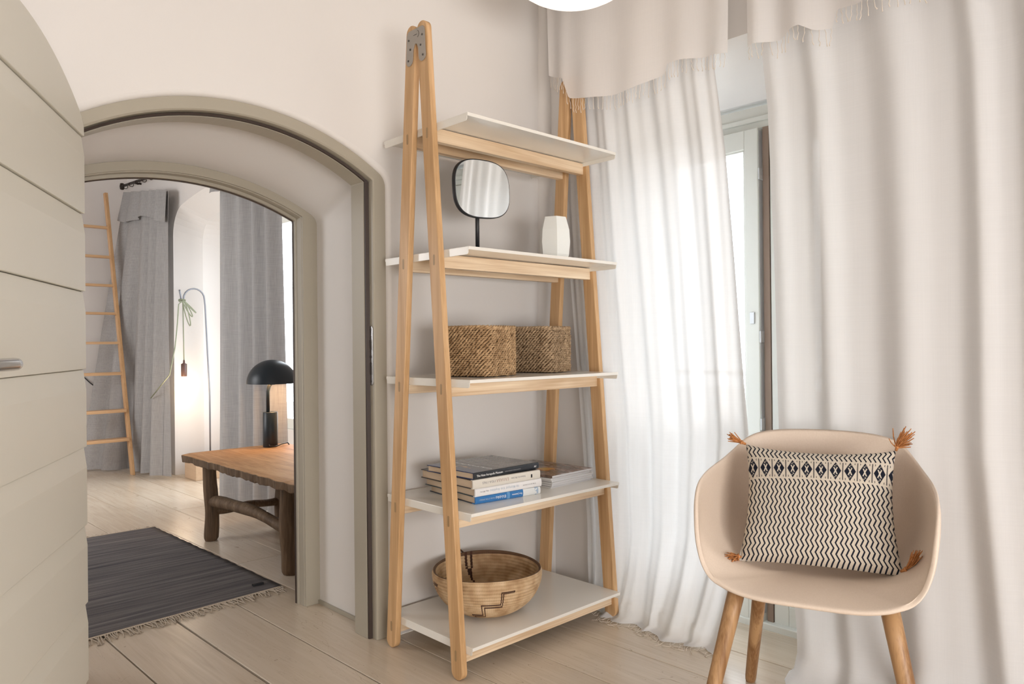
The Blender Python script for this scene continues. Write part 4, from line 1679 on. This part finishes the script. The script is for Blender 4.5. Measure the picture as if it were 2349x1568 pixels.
def rough_bar(p0, p1, r0, sag, seed):
    p0, p1 = Vector(p0), Vector(p1)
    P, R = [], []
    for k in range(13):
        t = k / 12
        P.append(p0.lerp(p1, t) + Vector((0.004 * sin(7 * t + seed), 0, sag * sin(pi * t) + 0.003 * sin(11 * t + seed))))
        R.append(r0 * (1 + 0.10 * sin(4 * t + seed) + 0.05 * sin(15 * t)))
    return MB().tube(P, R, 12)
rough_bar((-0.20, 0.50, 0.195), (-0.185, -0.30, 0.185), 0.027, 0.030, 1).build('stretcher', tl.m, tb)
rough_bar((-0.20, 0.50, 0.15), (0.175, 0.48, 0.15), 0.022, 0.0, 2).build('stretcher', tl.m, tb)
rough_bar((-0.18, -0.30, 0.15), (0.17, -0.32, 0.15), 0.022, 0.0, 3).build('stretcher', tl.m, tb)
rough_bar((0.175, 0.48, 0.18), (0.17, -0.32, 0.18), 0.024, 0.02, 4).build('stretcher', tl.m, tb)

# dome table lamp
tp = thing('table_lamp', 'dark dome table lamp standing on the wooden table', 'lamp', (0.428, 2.170, 0.4405))
MB().lathe([(0.0, 0.0), (0.038, 0.0), (0.039, 0.002), (0.039, 0.186), (0.037, 0.188), (0.0, 0.188)], 32).build('base', M['petrol'], tp)
MB().tube([(-0.012, 0, 0.186), (-0.012, 0, 0.30), (-0.006, 0, 0.325), (0.008, 0, 0.345)], [0.0095, 0.0095, 0.010, 0.010], 14).build('stem', M['petrol'], tp)
dome = MB()
prof = []
for k in range(19):
    a = pi / 2 * k / 18
    prof.append((0.132 * cos(a) + 0.0002, 0.342 + 0.128 * sin(a)))
for k in range(19):
    a = pi / 2 * (1 - k / 18)
    prof.append((0.1295 * cos(a) + 0.0002, 0.342 + 0.1255 * sin(a)))
n0 = 18
dome.lathe(prof, 48, c=(0.012, 0, 0))
for i in range(len(dome.f)):
    if i // 48 >= n0 + 1:
        dome.mi[i] = 1
dome.build('shade', [M['petrol'], plain('white_inner_shade', (0.85, 0.80, 0.72), 0.5)], tp, recalc=False)
MB().lathe([(0.0, 0.335), (0.018, 0.335), (0.02, 0.345), (0.018, 0.36), (0.0, 0.37)], 20, c=(0.012, 0, 0)).build('socket', M['petrol'], tp)
MB().lathe([(0.001, 0.362), (0.014, 0.366), (0.024, 0.388), (0.022, 0.405), (0.001, 0.415)], 20, c=(0.012, 0, 0)).build('bulb', emit('warm_bulb_glass', (1.0, 0.72, 0.42), 12.0), tp)
MB().tube([(-0.02, -0.03, 0.020), (-0.03, -0.052, 0.010), (0.0, -0.06, 0.006), (0.05, -0.03, 0.012), (0.10, 0.0, 0.012), (0.13, 0.0, -0.03), (0.165, -0.01, -0.10), (0.17, 0.0, -0.42)], 0.0032, 8).build('cord', M['black'], tp)
bulb('table_lamp_bulb', (0.480, 2.135, 0.4405 + 0.365), 4.2, (1.0, 0.62, 0.32), 0.02)

# bent steel floor lamp with bare bulb
flp = thing('floor_lamp', 'thin bent steel floor lamp with a looped cord and bare bulb by the window recess', 'lamp', (0.885, 4.15, 0))
P = [(0, 0, 0.0), (0, 0, 0.6), (-0.03, 0, 1.30)]
for k in range(11):
    a = pi * k / 10
    P.append((-0.113 + 0.078 * cos(a), 0, 1.352 + 0.078 * sin(a)))
P += [(-0.196, 0, 1.325), (-0.205, 0, 1.330), (-0.218, 0, 1.40), (-0.221, 0, 1.418)]
MB().tube(P, 0.0062, 10).build('pole', plain('brushed_steel_rod', (0.26, 0.27, 0.30), 0.4, 0.5), flp)
MB().lathe([(0.0, 0.0), (0.12, 0.0), (0.12, 0.008), (0.0, 0.010)], 32).build('base', M['steel'], flp)
cord_m = plain('pale_green_textile_cord', (0.27, 0.29, 0.20), 0.8)
cd = MB()
kx, kz = -0.205, 1.335
cd.tube([(kx + 0.005, -0.008, kz), (kx + 0.006, -0.01, 1.20), (kx + 0.008, -0.008, 1.05), (kx + 0.01, -0.006, 0.88)], 0.0042, 8)
for (dx, dz, wd) in ((0.06, -0.12, 0.035), (0.09, -0.09, 0.025), (0.045, -0.19, 0.03)):
    lp_ = []
    for k in range(21):
        t = 2 * pi * k / 20
        lp_.append((kx + 0.01 + dx * (1 - cos(t)) / 2 + wd * sin(t) * 0.5, -0.012, kz + dz * (1 - cos(t)) / 2 - wd * 0.3 * sin(t)))
    cd.tube(lp_, 0.0042, 8)
for k in range(4):
    cd.tube([(kx - 0.012 + 0.008 * k + 0.012 * cos(t), -0.004 + 0.012 * sin(t), kz + 0.010 * sin(t * 1) * (-1) ** k) for t in [2 * pi * i / 10 for i in range(10)]], 0.0042, 7, closed=True)
cd.tube([(kx, -0.01, kz), (kx - 0.03, -0.02, kz - 0.03), (kx - 0.045, -0.03, 1.15), (kx - 0.07, -0.05, 0.98), (kx - 0.125, -0.09, 0.78), (kx - 0.18, 0.15, 0.60)], 0.0042, 8)
cd.build('cord', cord_m, flp)
sk_ = MB().lathe([(0.0, 0.885), (0.006, 0.885), (0.008, 0.862), (0.021, 0.855), (0.021, 0.765), (0.018, 0.760), (0.0, 0.760)], 20, c=(kx + 0.01, -0.006, 0))
tag(sk_.build('socket', plain('brown_bakelite', (0.10, 0.05, 0.04), 0.4), flp), 'brown bulb socket')
prof = [(0.001, 0.768), (0.016, 0.765), (0.020, 0.745)]
for k in range(13):
    a = pi * 0.30 + pi * 0.70 * k / 12
    prof.append((0.066 * sin(a) + 0.0005, 0.672 + 0.066 * cos(a)))
MB().lathe(prof, 24, c=(kx + 0.01, -0.006, 0)).build('bulb', emit('glowing_filament_globe', (1.0, 0.80, 0.55), 6.0), flp)
bulb('floor_lamp_bulb', (0.885 + kx - 0.06, 4.05, 0.67), 2.0, (1.0, 0.70, 0.42), 0.06)

# pine ladder
ld = thing('wooden_ladder', 'pine loft ladder leaning in the corner of the far room', 'ladder', (0.205, 4.52, 0))
lw = wood('pine', (0.52, 0.29, 0.13), (0.68, 0.43, 0.23), 'z')
lwx = wood('pine_tread', (0.54, 0.31, 0.15), (0.70, 0.46, 0.26), 'x')
def lad(z, dy=0.0): return 0.285 * z + dy
for xs in (-0.225, 0.225):
    q = MB()
    q.hexa([(xs, lad(0, 0), 0), (xs + 0.024, lad(0, 0), 0), (xs + 0.024, lad(0, 0.05), 0), (xs, lad(0, 0.05), 0), (xs, lad(2.28, 0), 2.28), (xs + 0.024, lad(2.28, 0), 2.28), (xs + 0.024, lad(2.28, 0.05), 2.28), (xs, lad(2.28, 0.05), 2.28)])
    q.build('stile', lw, ld, bevel=0.003)
for z, th in ((0.282, 0.022), (0.502, 0.022), (0.791, 0.022), (1.032, 0.02), (1.268, 0.02), (1.498, 0.02), (1.736, 0.02), (1.986, 0.02)):
    dw = 0.075 if z < 0.6 else 0.05
    MB().box(-0.205, 0.228, lad(z) - (0.02 if z < 0.6 else 0.0), lad(z) + dw, z - (0.02 if z > 1.0 else 0.024), z).build('rung', lwx, ld, bevel=0.002)

# grey linen curtains
lin = linen('grey_linen', (0.39, 0.378, 0.372))


def cloth_from_rails(top, bot, nu, nv, amp, folds, seed, mid=None):
    def poly(P, t):
        seg = [(Vector(a), Vector(b_)) for a, b_ in zip(P[:-1], P[1:])]
        L = [(b_ - a).length for a, b_ in seg]
        d = t * sum(L)
        for (a, b_), l_ in zip(seg, L):
            if d <= l_ or (a, b_) == seg[-1]:
                return a.lerp(b_, min(1, d / l_)), (b_ - a).normalized()
            d -= l_
    def fn(u, v):
        a, ta = poly(top, u)
        b_, tb_ = poly(bot, u)
        p = a.lerp(b_, v)
        tt = ta.lerp(tb_, v)
        nrm = Vector((tt.y, -tt.x, 0)).normalized()
        ph = 2 * pi * (u * folds + 0.12 * sin(5 * u * folds / 3 + seed) + 0.05 * sin(4 * v + seed))
        am = amp * (0.55 + 0.45 * v)
        return p + nrm * am * (sin(ph) + 0.25 * sin(2.1 * ph + seed)) + Vector((0, 0, 0.006 * sin(9 * u + seed) * v * v))
    return fn


g1c = thing('linen_curtain', 'grey linen curtain bunched beside the ladder with a folded over top', 'curtain', (0, 0, 0), 0, 'linen curtains of the far room')
fnL = cloth_from_rails([(0.615, 5.22, 2.30), (0.60, 4.13, 2.155)], [(0.20, 5.02, 0.012), (0.30, 4.86, 0.012), (0.49, 4.80, 0.012), (0.51, 4.50, 0.012), (0.53, 4.22, 0.012), (0.60, 4.13, 0.02)], 1, 1, 0.031, 5.2, 0.7)
MB().grid(fnL, 140, 60).build('curtain_panel', lin, g1c, recalc=False)
def fnLf(u, v):
    uu = 0.01 + 0.95 * u
    ln = 0.105 + 0.012 * sin(8 * uu + 0.5)
    p = fnL(uu, ln * v)
    return (p[0] - 0.014 - 0.012 * v, p[1] - 0.01 * v, p[2] + 0.012)
MB().grid(fnLf, 80, 14).build('top_flap', lin, g1c, recalc=False)
hk = MB().tube([(-0.006, 0, 0.045), (-0.004, 0.004, 0.02), (0, 0, 0)], 0.003, 6)
iron = plain('dark_iron', (0.028, 0.02, 0.015), 0.5, 0.5)
cro = thing('curtain_rod', 'short dark iron curtain rod with rings in the far room', 'rod', (0.60, 4.6, 2.33))
MB().tube([(0.01, 0.72, 0.05), (0.0, -0.50, -0.02)], 0.011, 12).build('rod', iron, cro)
MB().lathe([(0.001, -0.03), (0.016, -0.025), (0.02, 0.0), (0.016, 0.025), (0.001, 0.03)], 14, c=(0.01, 0.73, 0.05)).build('finial', iron, cro)
MB().tube([(0.008, 0.42, 0.03), (0.06, 0.42, 0.03), (0.11, 0.42, 0.03)], 0.008, 8).build('rod_holder', iron, cro)
for k in range(7):
    y = 0.62 - 0.16 * k
    z = 0.044 - 0.057 * (0.72 - y) / 1.22
    MB().tube([(0.018 * cos(t) + 0.004, y + 0.004 * sin(t), z + 0.018 * sin(t) - 0.010) for t in [2 * pi * i / 14 for i in range(14)]], 0.0028, 6, closed=True).build('ring', iron, cro)

g2c = thing('linen_curtain', 'grey linen curtain hanging full length behind the wooden table', 'curtain', (0, 0, 0), 0, 'linen curtains of the far room')
fnR = cloth_from_rails([(0.575, 3.13, 2.20), (0.575, 2.36, 2.20)], [(0.575, 3.17, 0.002), (0.57, 2.30, 0.002)], 1, 1, 0.042, 3.6, 2.1)
MB().grid(fnR, 120, 50).build('curtain_panel', lin, g2c, recalc=False)
def fnRf(u, v):
    p = fnR(u, 0.0)
    return (p[0] - 0.035 - 0.03 * v, p[1] + 0.03 * v * (0.5 - u), p[2] + 0.01 - (0.215 if u > 0.14 else 0.24) * v)
MB().grid(fnRf, 60, 8).build('top_flap', lin, g2c, recalc=False)
rd = MB().tube([(0.575, 3.25, 2.215), (0.575, 1.9, 2.215)], 0.011, 12)
tag(rd.build('curtain_rod', iron), 'dark rod carrying the full length linen curtain, hidden by the arch', 'rod')

# recess of the far window: window, open shutter, wooden step
w2 = structure('window_2', 'window deep in the arched recess of the far room')
b = MB()
b.box(1.20, 1.26, 2.37, 2.44, 0.37, 1.98); b.box(1.20, 1.26, 3.85, 3.92, 0.37, 1.98); b.box(1.20, 1.26, 2.44, 3.85, 0.37, 0.45); b.box(1.20, 1.26, 2.44, 3.85, 1.90, 1.98); b.box(1.21, 1.25, 3.10, 3.16, 0.45, 1.90)
b.build('frame', M['window_paint'], w2, bevel=0.004)
MB().box(1.225, 1.231, 2.44, 3.10, 0.45, 1.90).build('pane', M['glass'], w2)
MB().box(1.225, 1.231, 3.16, 3.85, 0.45, 1.90).build('pane', M['glass'], w2)
MB().box(1.18, 1.28, 2.36, 4.24, 0.0, 0.37).box(1.18, 1.28, 3.92, 4.24, 0.37, 2.05).build('parapet_infill', M['wall_far'], w2)  # unseen infill added around the window to cut skylight in the recess
shp = thing('window_shutter', 'pale panelled shutter folded open against the recess wall', 'shutter', (0.80, 4.262, 1.01))
MB().box(0.0, 0.40, 0.006, 0.024, 0.0, 0.81).build('backing', M['window_paint'], shp)
for k in range(6):
    MB().box(0.0, 0.40, 0.0, 0.010, 0.135 * k + 0.0015, 0.135 * (k + 1) - 0.0015).build('board', M['window_paint'], shp, bevel=0.0025)
MB().box(0.10, 0.14, 0.022, 0.034, 0.1, 0.14).build('hinge', M['zinc'], shp)
MB().box(0.30, 0.34, 0.022, 0.034, 0.1, 0.14).build('hinge', M['zinc'], shp)
stp = thing('wooden_step', 'pale pine step box at the foot of the window recess', 'step', (0.90, 4.01, 0))
MB().box(-0.22, 0.22, -0.11, 0.11, 0.0, 0.15).build('body', wood('pale_pine', (0.56, 0.38, 0.24), (0.70, 0.52, 0.36), 'y'), stp, bevel=0.003)
MB().box(-0.225, 0.225, -0.115, 0.115, 0.15, 0.17).build('tread', lwx, stp, bevel=0.003)
wp = MB().box(0.655, 0.669, 4.40, 4.455, 1.195, 1.59)
tag(wp.build('wall_panel', M['window_paint'], bevel=0.003), 'thin white panel on the wall between the linen curtain and the recess', 'panel')
wc = MB().tube([(0.28, 5.39, 0.78), (0.36, 5.385, 0.69), (0.42, 5.385, 0.635), (0.485, 5.39, 0.58), (0.54, 5.39, 0.50), (0.56, 5.39, 0.0)], 0.004, 8)
tag(wc.build('power_cord', M['black']), 'black cable running down the end wall behind the ladder', 'cord')
